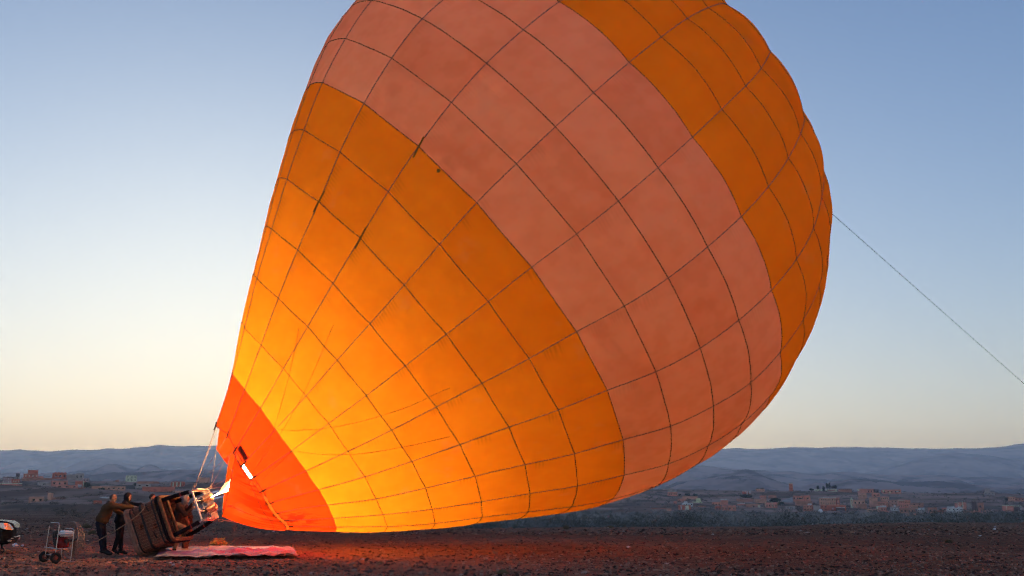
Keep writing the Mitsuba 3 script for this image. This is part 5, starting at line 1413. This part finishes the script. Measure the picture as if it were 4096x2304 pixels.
# 2: the man in the black hooded coat
Y2 = 31.0
J = feet(joints(Y2, head=(513, 1988, 0), neck=(502, 2010, 0), shn=(497, 2018, -0.18), shf=(507, 2018, 0.18), eln=(520, 2045, -0.2), wrn=(545, 2040, -0.12), han=(565, 2034, -0.1),
                elf=(540, 2020, 0.1), wrf=(566, 2017, 0.0), haf=(586, 2015, -0.05), pelvis=(480, 2092, 0), hipn=(477, 2103, -0.09), hipf=(484, 2103, 0.1), knn=(473, 2150, -0.1), knf=(482, 2152, 0.1),
                ann=(456, 2199, -0.1), anf=(483, 2203, 0.1), ton=(474, 2208, -0.1), tof=(505, 2210, 0.08)))
person('bearded man in a long black hooded coat pushing the basket', J, (1, -0.42, -0.02), ('skin_b', 'coat_black', 'trouser_black', 'shoe_black', 'hair_dark'), hair='hood', seed=5, curl=0.3, loose=1.25)
# 3: the man behind the basket, only his head shows
Y3 = 32.2
J = feet(joints(Y3, head=(611, 1992, 0), neck=(605, 2014, 0), shn=(598, 2022, -0.18), shf=(606, 2022, 0.18), eln=(615, 2050, -0.2), wrn=(640, 2046, -0.25), han=(655, 2043, -0.3),
                elf=(622, 2048, 0.1), wrf=(645, 2042, -0.1), haf=(660, 2040, -0.15), pelvis=(596, 2088, 0), hipn=(593, 2097, -0.1), hipf=(598, 2097, 0.1), knn=(594, 2146, -0.1), knf=(602, 2146, 0.1),
                ann=(592, 2190, -0.1), anf=(604, 2190, 0.1), ton=(610, 2197, -0.1), tof=(622, 2197, 0.1)))
person('short haired man whose head shows above the back of the basket', J, (1, -0.1, -0.12), ('skin_a', 'coat_black', 'trouser_black', 'shoe_black', 'hair_dark'), hair='short', seed=7)
# 4: the pilot at the burner
Y4 = 30.3
J = joints(Y4, head=(744, 1996, -0.05), neck=(729, 2019, 0), shn=(716, 2027, -0.18), shf=(729, 2026, 0.17), eln=(741, 2060, -0.22), wrn=(766, 2036, -0.12), han=(776, 2026, -0.1),
           elf=(751, 2043, 0.2), wrf=(768, 2016, 0.05), haf=(778, 2007, 0.03), pelvis=(696, 2086, 0), hipn=(695, 2097, -0.10), hipf=(703, 2096, 0.10), knn=(742, 2113, -0.12), knf=(712, 2150, 0.1),
           ann=(697, 2134, -0.1), anf=(698, 2196, 0.1), ton=(681, 2146, -0.1), tof=(690, 2212, 0.1))
J['tof'][2] = 0.06
J['anf'][2] = max(J['anf'][2], 0.11)
person('pilot in a dark jacket, grey head scarf and khaki trousers gripping the burner frame', J, (1, -0.2, 0.05), ('skin_a', 'jacket_dark', 'khaki', 'shoe_black', 'hair_dark'), hair='scarf', back='scarf_grey', seed=9, curl=0.9,
       hand_n={'n': (-0.5, -0.8, 0.3), 'f': (-0.5, -0.8, 0.3)})
# 5: the helper on the far side of the basket
Y5 = 32.0
J = feet(joints(Y5, head=(741, 2003, 0), neck=(741, 2026, 0), shn=(736, 2034, -0.17), shf=(748, 2034, 0.17), eln=(762, 2066, -0.2), wrn=(746, 2062, -0.35), han=(738, 2056, -0.42),
                elf=(766, 2068, 0.1), wrf=(752, 2064, -0.15), haf=(742, 2060, -0.25), pelvis=(752, 2098, 0), hipn=(749, 2106, -0.1), hipf=(757, 2106, 0.1), knn=(741, 2152, -0.1), knf=(752, 2152, 0.1),
                ann=(733, 2194, -0.1), anf=(744, 2193, 0.1), ton=(722, 2202, -0.1), tof=(732, 2201, 0.1)))
person('helper in rust dark clothes half hidden behind the pilot at the far rim', J, (-0.4, -0.6, 0), ('skin_b', 'jacket_dark', 'rust', 'shoe_brown', 'hair_dark'), hair='short', seed=11)
# ---- the inflation fan on its cart ----------------------------------------------------------------------------
FO = ground_at(246, 2249)
FX = unit([0.72, 0.70, 0])                 # the way the fan blows
FL_ = unit([0.70, -0.72, 0])               # across, towards the camera's right
UPZ = np.array([0, 0, 1.0])


def fq(x, l, z):
    return FO + FX * x + FL_ * l + UPZ * z


mat('chrome', (0.42, 0.40, 0.41), 0.28, metal=1.0)
mat('rubber', (0.015, 0.014, 0.014), 0.75)
mat('hub_red', (0.22, 0.05, 0.03), 0.5)
mat('engine_red', (0.20, 0.012, 0.014), 0.4)
mat('tank_white', (0.72, 0.70, 0.70), 0.4)
mat('black_plastic', (0.012, 0.012, 0.013), 0.45)
mat('wire', (0.26, 0.20, 0.18), 0.4, metal=0.6)
mat('blade', (0.16, 0.09, 0.06), 0.4)
FAN = thing('inflation_fan', 'petrol inflation fan on a two wheeled chrome tube cart left of the men', 'fan')
hw = 0.335


def hoop(x0, x1, z0, z1, w, r=0.0125):
    c = 0.09
    p = [fq(x0, -w, z0), fq(lerp(x0, x1, 0.9), -w, z1 - c), fq(x1, -w + 0.02, z1 - 0.03), fq(x1, -w + c, z1), fq(x1, w - c, z1), fq(x1, w - 0.02, z1 - 0.03), fq(lerp(x0, x1, 0.9), w, z1 - c), fq(x0, w, z0)]
    return tube(np.array(p), r, 8)


part(FAN, 'frame', cat(hoop(-0.30, -0.26, 0.14, 0.99, hw), hoop(0.10, 0.12, 0.02, 0.84, hw),
     *[tube([fq(-0.30, s * hw, z), fq(0.11, s * hw, z)], 0.012, 8) for s in (-1, 1) for z in (0.36, 0.70)],
     *[tube([fq(-0.30, -hw, z), fq(-0.30, hw, z)], 0.012, 8) for z in (0.36, 0.19, 0.08)],
     tube([fq(0.11, -hw, 0.36), fq(0.11, hw, 0.36)], 0.014, 8), tube([fq(-0.30, -hw - 0.08, 0.37), fq(-0.30, -hw, 0.37)], 0.02, 8),
     *[tube([fq(-0.30, s * hw * 0.8, 0.08), fq(0.10, s * hw * 0.85, 0.02), fq(0.22, s * hw * 0.85, 0.015)], 0.012, 8) for s in (-1, 1)]), 'chrome', smooth=True)
for s in (-1, 1):
    wc = fq(-0.30, s * (hw + 0.055), 0.135)
    a = np.arange(28) * 2 * math.pi / 28
    wk = part(FAN, 'wheel', frame(trimesh.creation.cylinder(0.035, 0.07, sections=14), wc, FX, UPZ, -FL_), 'hub_red', smooth=40)
    part(wk, 'tyre', tube(wc + 0.098 * (np.cos(a)[:, None] * FX + np.sin(a)[:, None] * UPZ), 0.040, 10, closed=True), 'rubber', smooth=True)
    part(wk, 'rim', cat(tube(wc + 0.062 * (np.cos(a)[:, None] * FX + np.sin(a)[:, None] * UPZ), 0.011, 6, closed=True), frame(trimesh.creation.cylinder(0.062, 0.02, sections=20), wc, FX, UPZ, -FL_)), 'hub_red', smooth=40)
EG = part(FAN, 'engine', frame(cat(box(0, 0, 0.45, 0.24, 0.26, 0.20, bevel=0.05), trimesh.creation.cylinder(0.13, 0.12, transform=trimesh.transformations.translation_matrix([-0.14, 0, 0.49]) @ trimesh.transformations.rotation_matrix(math.pi / 2, [0, 1, 0]), sections=24), box(0, 0, 0.56, 0.18, 0.2, 0.12, bevel=0.03)), FO, FX, FL_, UPZ), 'engine_red', smooth=35)
part(EG, 'starter_cover', frame(cat(*[trimesh.creation.cylinder(r, 0.012, transform=trimesh.transformations.translation_matrix([-0.205, 0, 0.49]) @ trimesh.transformations.rotation_matrix(math.pi / 2, [0, 1, 0]), sections=20) for r in (0.05, 0.1)]), FO, FX, FL_, UPZ), 'black_plastic')
part(FAN, 'fuel_tank', frame(box(0.02, 0.08, 0.72, 0.26, 0.34, 0.15, bevel=0.035), FO, FX, FL_, UPZ), 'tank_white', smooth=30)
part(FAN, 'air_filter', frame(cat(box(-0.08, -0.16, 0.69, 0.24, 0.20, 0.22, bevel=0.03), box(-0.10, -0.15, 0.55, 0.2, 0.1, 0.10, bevel=0.02)), FO, FX, FL_, UPZ), 'black_plastic', smooth=30)
part(FAN, 'exhaust', frame(cat(box(0.02, 0.18, 0.54, 0.12, 0.07, 0.10, bevel=0.02), trimesh.creation.cylinder(0.018, 0.1, transform=trimesh.transformations.translation_matrix([0.0, 0.22, 0.48]), sections=8)), FO, FX, FL_, UPZ), 'dark_metal')
FCN = fq(0.19, 0.0, 0.56)
R_ = 0.46
wires = []
for k in range(19):                                     # domed guard of wire rings
    t = (k + 1) / 19 * math.pi / 2
    a = np.arange(40) * 2 * math.pi / 40
    wires.append(tube(FCN + FX * (0.30 * math.cos(t)) + R_ * math.sin(t) * (np.cos(a)[:, None] * FL_ + np.sin(a)[:, None] * UPZ), 0.0028, 4, closed=True))
for k in range(28):
    a = k * 2 * math.pi / 28
    t = np.linspace(0.12, math.pi / 2, 9)
    wires.append(tube(FCN + FX * (0.30 * np.cos(t))[:, None] + (R_ * np.sin(t))[:, None] * (math.cos(a) * FL_ + math.sin(a) * UPZ), 0.0028, 4))
    if k % 2 == 0:                                        # back of the guard
        wires.append(tube([FCN - FX * 0.12 + 0.10 * (math.cos(a) * FL_ + math.sin(a) * UPZ), FCN - FX * 0.04 + R_ * (math.cos(a) * FL_ + math.sin(a) * UPZ), FCN + R_ * (math.cos(a) * FL_ + math.sin(a) * UPZ)], 0.0028, 4))
part(FAN, 'guard', cat(*wires), 'wire', smooth=True)
a = np.arange(48) * 2 * math.pi / 48
part(FAN, 'guard_ring', tube(FCN + R_ * (np.cos(a)[:, None] * FL_ + np.sin(a)[:, None] * UPZ), 0.011, 8, closed=True), 'wire', smooth=True)
for k in range(3):
    b0 = 0.5 + k * 2 * math.pi / 3
    e = math.cos(b0) * FL_ + math.sin(b0) * UPZ
    g = -math.sin(b0) * FL_ + math.cos(b0) * UPZ
    st = []
    for t in np.linspace(0.06, 1, 8):
        tw = lerp(0.9, 0.35, t)
        cd = 0.055 * (1 - 0.45 * t)
        d_ = g * math.cos(tw) + FX * math.sin(tw)
        nn = np.cross(e, d_)
        cpt = FCN + FX * 0.08 + e * (R_ * 0.92 * t)
        st.append([cpt - d_ * cd, cpt + nn * 0.008, cpt + d_ * cd, cpt - nn * 0.004])
    st = np.array(st)
    v = st.reshape(-1, 3); f = []
    for i in range(7):
        for j in range(4):
            f += [[i * 4 + j, i * 4 + (j + 1) % 4, i * 4 + 4 + (j + 1) % 4], [i * 4 + j, i * 4 + 4 + (j + 1) % 4, i * 4 + 4 + j]]
    f += [[0, 2, 1], [0, 3, 2], [28, 29, 30], [28, 30, 31]]
    part(FAN, 'blade', trimesh.Trimesh(v, f, process=False), 'blade')
part(FAN, 'shaft', tube([fq(0.05, 0, 0.52), FCN + FX * 0.14], 0.03, 10), 'dark_metal', smooth=40)

# ---- the car at the left edge ------------------------------------------------------------------------------------
mat('car_black', (0.006, 0.006, 0.008), 0.3, spec=0.12)
mat('lamp_glass', (0.62, 0.52, 0.46), 0.12, metal=0.6)
mat('chrome_car', (0.75, 0.75, 0.78), 0.12, metal=1.0)
mat('window_car', (0.012, 0.013, 0.016), 0.06, spec=0.6)
CN = at(46, 2185, 30.3)                                      # front end, camera side
CO = np.array([CN[0], CN[1], float(ground_z(CN[0], CN[1]))])
CX = unit([1.0, 0.30, 0]); CY = unit([-0.30, 1.0, 0])           # forwards, away from the camera


def cq(x, y, z):
    return CO + CX * x + CY * y + UPZ * z


def cfr(m):
    return frame(m, CO, CX, CY, UPZ)


CAR = thing('parked_car', 'shiny black car with its front end and headlight at the left picture edge', 'car')
side = [(-4.45, 0.42), (-0.62, 0.30), (-0.16, 0.30), (-0.03, 0.42), (0.0, 0.56), (-0.02, 0.76), (-0.07, 0.88), (-0.24, 0.96), (-1.15, 1.02), (-1.75, 1.52), (-2.1, 1.60), (-3.9, 1.58), (-4.35, 1.15), (-4.5, 1.0), (-4.5, 0.55)]
plan = [(-4.5, 0.12), (-4.35, 0.0), (-0.75, 0.0), (-0.30, 0.10), (-0.05, 0.38), (0.0, 0.75), (0.0, 1.05), (-0.05, 1.42), (-0.30, 1.70), (-0.75, 1.80), (-4.35, 1.80), (-4.5, 1.68)]
fro = [(0.03, 0.2), (0.0, 0.55), (0.0, 0.92), (0.04, 0.99), (0.32, 1.65), (1.48, 1.65), (1.76, 0.99), (1.80, 0.92), (1.80, 0.55), (1.77, 0.2)][::-1]
e_side = m3.Manifold.extrude(cs(side), 1.8).transform([[1, 0, 0, 0], [0, 0, -1, 1.8], [0, 1, 0, 0]])
e_plan = m3.Manifold.extrude(cs(plan), 2.0)
e_fro = m3.Manifold.extrude(cs(fro), 4.6).transform([[0, 0, 1, -4.55], [1, 0, 0, 0], [0, 1, 0, 0]])
carb = e_side ^ e_plan ^ e_fro
for wx in (-0.92, -3.62):
    for y0 in (-0.2, 1.5):
        carb -= m3.Manifold.cylinder(0.5, 0.40, 0.40, 36).rotate([-90, 0, 0]).translate([wx, y0, 0.34])
cb = to_tm(carb.refine_to_length(0.07)); cb.merge_vertices()
trimesh.smoothing.filter_taubin(cb, iterations=4)
part(CAR, 'body', cfr(cb), 'car_black', smooth=50)
# headlights wrap round the corners
def lamp(mirror):
    pts = [(-0.62, 0.0, 0.905), (-0.62, 0.0, 0.86), (-0.22, 0.10, 0.72), (-0.075, 0.30, 0.70), (-0.06, 0.46, 0.74), (-0.075, 0.46, 0.82), (-0.20, 0.20, 0.905), (-0.30, 0.10, 0.92)]
    v = []
    for x, y, z in pts:
        yy = 1.8 - y if mirror else y
        s_ = 1 if mirror else -1
        v += [(x + 0.012, yy + s_ * 0.022, z), (x - 0.10, yy - s_ * 0.05, z)]
    return trimesh.Trimesh(np.array(v), process=False).convex_hull
for mir_ in (False, True):
    hk = part(CAR, 'headlight', cfr(lamp(mir_)), 'lamp_glass')
    yy = 1.8 - 0.13 if mir_ else 0.13
    part(hk, 'bulb', cfr(ell_ if False else trimesh.creation.icosphere(2, 0.028).apply_translation([-0.22, yy - (0.02 if not mir_ else -0.02), 0.80])), 'chrome_car', smooth=True)
part(CAR, 'grille', cfr(cat(*[box(0.005, 0.9, z, 0.03, 0.75, 0.02) for z in (0.60, 0.65, 0.70, 0.75)])), 'dark_metal')
for yy in (0.22, 1.58):
    part(CAR, 'fog_light', cfr(cat(box(-0.10, yy, 0.40, 0.09, 0.16, 0.05, bevel=0.01), box(-0.055, yy + (0.10 if yy < 1 else -0.10), 0.46, 0.06, 0.12, 0.03))), 'lamp_glass')
part(CAR, 'bumper_trim', cfr(box(-0.02, 0.9, 0.50, 0.04, 0.9, 0.03, bevel=0.008)), 'chrome_car')
part(CAR, 'side_marker', cfr(box(-0.42, 0.02, 0.62, 0.10, 0.05, 0.045, bevel=0.01)), 'lamp_glass')
for y0, y1, s_ in ((0.14, 0.30, -1), (1.66, 1.50, 1)):
    ws = np.array([[-1.35, y0, 1.10], [-1.78, y1, 1.46], [-2.55, y1, 1.50], [-2.55, y0, 1.10], [-2.65, y0, 1.10], [-2.65, y1, 1.50], [-3.7, y1, 1.48], [-3.95, y0, 1.12]])
    for q in (ws[:4], ws[4:]):
        part(CAR, 'side_window', cfr(trimesh.Trimesh(np.vstack([q + [0, s_ * 0.02, 0], q - [0, s_ * 0.04, 0]]), process=False).convex_hull), 'window_car')
wq = np.array([[-1.12, 0.22, 1.075], [-1.12, 1.58, 1.075], [-1.72, 1.44, 1.51], [-1.72, 0.36, 1.51]])
part(CAR, 'windscreen', cfr(trimesh.Trimesh(np.vstack([wq + [0.02, 0, 0.025], wq - [0.04, 0, 0.03]]), process=False).convex_hull), 'window_car')
for wx in (-0.92, -3.62):
    for yc in (0.12, 1.68):
        c_ = cq(wx, yc, 0.34)
        a = np.arange(32) * 2 * math.pi / 32
        wk = part(CAR, 'wheel', frame(trimesh.creation.cylinder(0.10, 0.18, sections=16), c_, CX, UPZ, -CY), 'dark_metal', smooth=40)
        part(wk, 'tyre', tube(c_ + 0.25 * (np.cos(a)[:, None] * CX + np.sin(a)[:, None] * UPZ), 0.095, 12, closed=True), 'rubber', smooth=True)
        part(wk, 'rim', frame(cat(*[box(0.09 * math.cos(t), 0.09 * math.sin(t), 0, 0.19, 0.05, 0.16, rot=None) if False else frame(box(0.09, 0, 0, 0.18, 0.05, 0.16), [0, 0, 0], [math.cos(t), math.sin(t), 0], [-math.sin(t), math.cos(t), 0], [0, 0, 1]) for t in np.arange(5) * 2 * math.pi / 5]), c_, CX, UPZ, -CY), 'steel')
part(CAR, 'tow_hook', cat(tube([cq(-0.35, 0.5, 0.34), cq(-0.33, 0.42, 0.24), cq(-0.30, 0.40, 0.16)], 0.03, 6), tube(cq(-0.30, 0.40, 0.12) + 0.05 * np.stack([np.cos(np.arange(12) * math.pi / 6), 0 * np.arange(12), np.sin(np.arange(12) * math.pi / 6)], 1), 0.015, 6, closed=True)), 'dark_metal')
HOOK = cq(-0.30, 0.40, 0.08)

# ---- the tether from the car to the basket ------------------------------------------------------------------------
def lay(u, v, lift=0.02):
    g_ = ground_at(u, v)
    g_[2] = float(ground_z(g_[0], g_[1])) + lift + 0.02
    return g_
rp = [HOOK, lay(40, 2206), lay(75, 2214), lay(120, 2219), lay(165, 2220), lay(235, 2216), lay(300, 2203, 0.05), at(345, 2182, 29.4), at(400, 2158, 29.2), at(485, 2108, 29.05), at(560, 2052, 29.0), bp(0.02, BWD, 0.62)]
whole('tether_rope', tube(spline(rp, 70), 0.012, 6), 'rope_tan', 'tan tether rope running from the black car past the fan up to the basket', 'rope', smooth=True)

# ---- the ground sheet -------------------------------------------------------------------------------------------------
def tarp(p, n, uv):
    x, y = uv.x, uv.y
    w = mikit.fbm(x * 14, y * 6, 1.0, 3)
    band = y + 0.10 * (w - 0.5)
    c = mikit.mix((0.36, 0.26, 0.23), (0.34, 0.18, 0.17), mikit.smoothstep(0.16, 0.22, band))
    red = mikit.smoothstep(0.22, 0.30, band) * mikit.smoothstep(0.52, 0.44, band) * mikit.smoothstep(0.25, 0.45, x)
    c = mikit.mix(c, (0.40, 0.045, 0.055), red)
    c = mikit.mix(c, (0.32, 0.15, 0.24), mikit.smoothstep(0.10, 0.2, band) * mikit.smoothstep(0.5, 0.36, band) * mikit.smoothstep(0.4, 0.25, x) * 0.8)
    c = mikit.mix(c, (0.42, 0.35, 0.33), mikit.smoothstep(0.50, 0.58, band))
    c = mikit.mix(c, (0.46, 0.28, 0.13), mikit.smoothstep(0.55, 0.62, band) * mikit.smoothstep(0.62, 0.4, x))
    return mikit.mix(c, (0.40, 0.24, 0.22), mikit.smoothstep(0.58, 0.75, w) * 0.35)


scene['tarp'] = {'type': 'twosided', 'bsdf': {'type': 'principled', 'base_color': mikit.proc(tarp), 'roughness': 0.42, 'specular': 0.45}}
nx_, ny_ = 150, 50
U_, V_ = np.meshgrid(np.linspace(0, 1, nx_ + 1), np.linspace(0, 1, ny_ + 1))
c00, c10, c01, c11 = ground_at(616, 2240), ground_at(1196, 2236), ground_at(650, 2199), ground_at(1165, 2198)
Pt = (c00 * (1 - V_)[..., None] + c01 * V_[..., None]) * (1 - U_)[..., None] + (c10 * (1 - V_)[..., None] + c11 * V_[..., None]) * U_[..., None]
Pt[..., 0] += 0.10 * (meshkit.fbm(np.stack([V_ * 6, U_ * 5, U_ * 0], -1), 3, seed=2) - 0.5) * 2
edge_ = np.minimum(np.minimum(U_, 1 - U_) * 4, np.minimum(V_, 1 - V_))
cr = 1 - np.abs(2 * meshkit.fbm(np.stack([Pt[..., 0] * 0.9 + Pt[..., 1] * 0.35, Pt[..., 1] * 1.1, Pt[..., 0] * 0], -1), 4, seed=6) - 1)
cr2 = 1 - np.abs(2 * meshkit.fbm(np.stack([Pt[..., 0] * 2.6 + 5, Pt[..., 1] * 2.0, Pt[..., 0] * 0], -1), 3, seed=7) - 1)
Pt[..., 2] = ground_z(Pt[..., 0], Pt[..., 1]) + 0.055 + 0.12 * np.clip(cr - 0.62, 0, 1) * sstep(0, 0.12, edge_ + 0.03) * 2 + 0.06 * np.clip(cr2 - 0.6, 0, 1) * 2 + 0.06 * np.exp(-((V_ - 0.42) / 0.10) ** 2) * sstep(0.3, 0.6, U_) * (1 - 0.5 * U_) + 0.06 * sstep(0.06, 0.0, V_) * meshkit.noise(np.stack([U_ * 12, V_ * 0, V_ * 0], -1))
W1 = nx_ + 1
i, j = np.meshgrid(np.arange(ny_), np.arange(nx_), indexing='ij')
qd = np.stack([i * W1 + j, i * W1 + j + 1, (i + 1) * W1 + j + 1, (i + 1) * W1 + j], -1).reshape(-1, 4)
whole('ground_sheet', (Pt.reshape(-1, 3), qd), 'tarp', 'long crumpled pink and red ground sheet spread before the basket', 'ground sheet', smooth=True, uv=np.stack([U_, V_], -1).reshape(-1, 2))

# ---- dry bushes -------------------------------------------------------------------------------------------------------
mat('straw', speckled((0.64, 0.42, 0.17), 6, 0.4), 0.85)
mat('straw_dull', speckled((0.22, 0.17, 0.10), 4, 0.4), 0.85)


def tumble(u, v, wpx, hpx, m, label, n, seed, name='bush'):
    g_ = ground_at(u, v)
    g_[2] = float(ground_z(g_[0], g_[1]))
    sc_ = g_[1] / 4184.0
    R, H = wpx / 2 * sc_, hpx * sc_
    r = rng(seed)
    th = r.uniform(0, 2 * math.pi, n); ph = np.arccos(r.uniform(0.05, 1, n))
    d = np.stack([np.sin(ph) * np.cos(th) * R, np.sin(ph) * np.sin(th) * R, np.cos(ph) * H], 1) * r.uniform(0.6, 1.0, (n, 1))
    st = g_ + np.stack([r.normal(0, R * 0.12, n), r.normal(0, R * 0.12, n), np.zeros(n)], 1)
    tip = st + d
    w = unit(np.cross(d, r.normal(size=(n, 3)))) * 0.008
    V = [np.stack([st - w, st + w, tip], 1).reshape(-1, 3)]
    key = thing(name, label, 'bush')
    part(key, 'stems', tri_(V), m)
    L2 = []
    for k in range(4):
        t0 = r.uniform(0.45, 0.95, (n, 1))
        b0 = lerp(st, tip, t0)
        d2 = unit(d + r.normal(0, 0.45, (n, 3)) * R) * R * r.uniform(0.10, 0.32, (n, 1))
        w2 = unit(np.cross(d2, r.normal(size=(n, 3)))) * 0.007
        L2.append(np.stack([b0 - w2, b0 + w2, b0 + d2], 1).reshape(-1, 3))
    part(key, 'twigs', tri_(L2), m)


tumble(872, 2199, 84, 50, 'straw', 'round straw yellow bush lit orange behind the ground sheet', 2200, 3)
tumble(345, 2112, 44, 22, 'straw_dull', 'flat dull green bush behind the fan', 300, 4)
tumble(368, 2138, 40, 22, 'straw_dull', 'greyish dry bush left of the brown sweater man', 300, 5)
tumble(3795, 2172, 44, 20, 'straw_dull', 'small straw tuft on the plain at the right', 300, 6)
tumble(2264, 2116, 34, 20, 'straw_dull', 'yellowish bush at the far edge of the plain below the balloon', 250, 7)
tumble(2440, 2113, 34, 14, 'straw_dull', 'brownish bush at the far edge of the plain right of the yellowish bush', 250, 8)
tumble(1520, 2258, 26, 12, 'straw_dull', 'small dark weed among the stones in the foreground', 140, 9)
tumble(2010, 2296, 60, 22, 'straw_dull', 'grey weed at the bottom edge of the picture', 200, 10)

# ---- stones -----------------------------------------------------------------------------------------------------------
scene['stone'] = {'type': 'diffuse', 'reflectance': {'type': 'mesh_attribute', 'name': 'vertex_color'}}
BASES = []
for s in range(14):
    r = rng(100 + s)
    v = unit(r.normal(size=(15, 3))) * [1.0, r.uniform(0.55, 0.95), r.uniform(0.35, 0.7)] * r.uniform(0.8, 1.1, (15, 1))
    b_ = trimesh.Trimesh(v, process=False).convex_hull
    BASES.append((np.array(b_.vertices), np.array(b_.faces)))
nv_ = max(len(b_[0]) for b_ in BASES)
BASES = [(np.vstack([v, np.repeat(v[-1:], nv_ - len(v), 0)]), f) for v, f in BASES]


def scatter(n, seed, smin, smax, vlo, vhi, pw):
    r = rng(seed)
    V, Fc, C, off = [], [], [], 0
    for k in range(n):
        v_ = vlo + (vhi - vlo) * r.uniform() ** pw
        u_ = r.uniform(-350, 4450)
        if v_ < (2112 if 1150 < u_ else 2030) - (20 if u_ > 3200 else 0):
            continue
        g_ = ground_at(u_, v_)
        size = smin * (smax / smin) ** (r.uniform() ** 3.2)
        bv, bf = BASES[r.integers(0, 14)]
        a = r.uniform(0, 2 * math.pi)
        ca, sa = math.cos(a), math.sin(a)
        q = bv * size
        q = np.stack([q[:, 0] * ca - q[:, 1] * sa, q[:, 0] * sa + q[:, 1] * ca, q[:, 2]], 1)
        tl = r.normal(0, 0.25)
        q = np.stack([q[:, 0], q[:, 1] * math.cos(tl) - q[:, 2] * math.sin(tl), q[:, 1] * math.sin(tl) + q[:, 2] * math.cos(tl)], 1)
        z = float(GZ[k]) if False else 0.0
        V.append(q + [g_[0], g_[1], size * 0.12]); Fc.append(bf + off); off += len(bv)
        t = r.uniform()
        c = np.array([0.26, 0.135, 0.090]) * (1 - t) + np.array([0.40, 0.25, 0.185]) * t
        if r.uniform() < 0.36:
            c = np.array([0.07, 0.045, 0.038]) * r.uniform(0.7, 1.3)
        elif r.uniform() < 0.012:
            c = np.array([0.55, 0.48, 0.44])
        C.append(np.repeat(c[None] * r.uniform(0.8, 1.2), len(bv), 0))
    V = np.vstack(V)
    return V, np.vstack(Fc), np.vstack(C)


def settle(V, per):
    """Drops every stone on the ground."""
    c = V.reshape(-1, per, 3).mean(1)
    x, y = c[:, 0], c[:, 1]
    z = ground_z(x, y) + 0.05 * (meshkit.fbm(np.stack([x * 2.3, y * 2.3, x * 0 + 5], -1), 3, seed=5) - 0.5)
    return V + np.repeat(np.stack([0 * x, 0 * x, z], 1), per, 0)


per = len(BASES[0][0])
Vs, Fs, Cs = scatter(42000, 41, 0.012, 0.075, 2118, 2320, 0.85)
whole('gravel', (settle(Vs, per), Fs), 'stone', 'reddish brown gravel and fist sized stones strewn over the plain', 'gravel', kind='stuff', color=Cs)
Vs, Fs, Cs = scatter(24000, 43, 0.03, 0.13, 2036, 2140, 0.6)
whole('gravel', (settle(Vs, per), Fs), 'stone', 'darker stones on the far part of the plain', 'gravel', kind='stuff', color=Cs)
mat('stone_dark', speckled((0.11, 0.075, 0.066), 8, 0.4), 0.9)
mat('stone_pale', speckled((0.50, 0.34, 0.28), 8, 0.3), 0.9)
for (u_, v_, wpx, m_, lb) in ((458, 2256, 28, 'stone_dark', 'rounded brown stone on the bare strip left of the ground sheet'), (85, 2268, 18, 'stone_dark', 'dark angular stone left of the fan wheel'),
        (478, 2280, 22, 'stone_dark', 'dark flat stone below the rounded brown stone'), (1075, 2300, 30, 'stone_dark', 'dark broad stone at the bottom edge below the ground sheet'),
        (1390, 2284, 30, 'stone_dark', 'dark stone, left one of the foreground pair below the lit strip'), (1480, 2288, 42, 'stone_dark', 'wide dark stone, right one of the foreground pair below the lit strip'),
        (1570, 2285, 30, 'stone_dark', 'single dark stone right of the foreground pair'), (1418, 2282, 24, 'stone_pale', 'pale reddish stone between the foreground pair'),
        (2105, 2300, 40, 'stone_dark', 'grey boulder at the bottom edge beside the grey weed'), (2340, 2295, 34, 'stone_pale', 'pale stone at the bottom edge near the middle'),
        (1872, 2222, 14, 'stone_pale', 'small pale stone at the end of the lit strip'), (3990, 2255, 22, 'stone_dark', 'dark stone at the far right of the foreground')):
    g_ = ground_at(u_, v_)
    sz = wpx / 2 * g_[1] / 4184
    bv, bf = BASES[int(u_) % 10]
    tm = trimesh.Trimesh(bv, bf).convex_hull.subdivide()
    tm.vertices = np.array(tm.vertices) * sz * (1 + 0.12 * (meshkit.fbm(np.array(tm.vertices) * 2.5 + u_, 3) - 0.5))[:, None]
    tm.apply_translation([g_[0], g_[1], float(ground_z(g_[0], g_[1])) + sz * 0.2])
    whole('stone', tm, m_, lb, 'stone')

# ---- litter ---------------------------------------------------------------------------------------------------------------
mat('paper_white', (0.82, 0.82, 0.84), 0.7)
for (u_, v_, wpx, hpx, lb) in ((60, 2186, 22, 14, 'crumpled white plastic bag, left one of two beside the car'), (90, 2184, 11, 8, 'small white plastic scrap right of the crumpled bag'), (682, 2212, 22, 22, 'crumpled white paper under the basket rim'),
        (2513, 2190, 14, 8, 'white scrap on the plain right of the lit strip'), (3978, 2121, 11, 7, 'white plastic piece, larger of the two near the right edge'), (3982, 2110, 11, 4, 'white plastic strip beyond the larger piece near the right edge'),
        (3920, 2143, 11, 4, 'flat white scrap left of the two plastic pieces'), (1088, 2188, 22, 9, 'thin curled white strip behind the ground sheet'), (1096, 2129, 12, 5, 'tiny white scrap under the red scoop'), (3282, 2049, 20, 12, 'white plastic sheet caught in the river scrub')):
    if v_ > 2060:
        g_ = ground_at(u_, v_)
        g_[2] = float(ground_z(g_[0], g_[1]))
    else:
        g_ = at(u_, v_, 250.0)
    k_ = g_[1] / 4184
    s_ = trimesh.creation.icosphere(2, 1.0)
    v = np.array(s_.vertices)
    v = v * (0.55 + 0.9 * np.abs(meshkit.fbm(v * 2.2 + u_, 3)[:, None]))
    v = v * [wpx / 2 * k_, wpx / 3 * k_, hpx / 2 * k_]
    v[:, 2] += hpx / 2 * k_ * 0.8
    v += 0.25 * hpx * k_ * (np.stack([meshkit.noise(v * 30 + q) for q in (1, 5, 9)], 1) - 0.5)
    whole('litter', trimesh.Trimesh(v + g_, s_.faces), 'paper_white', lb, 'litter')
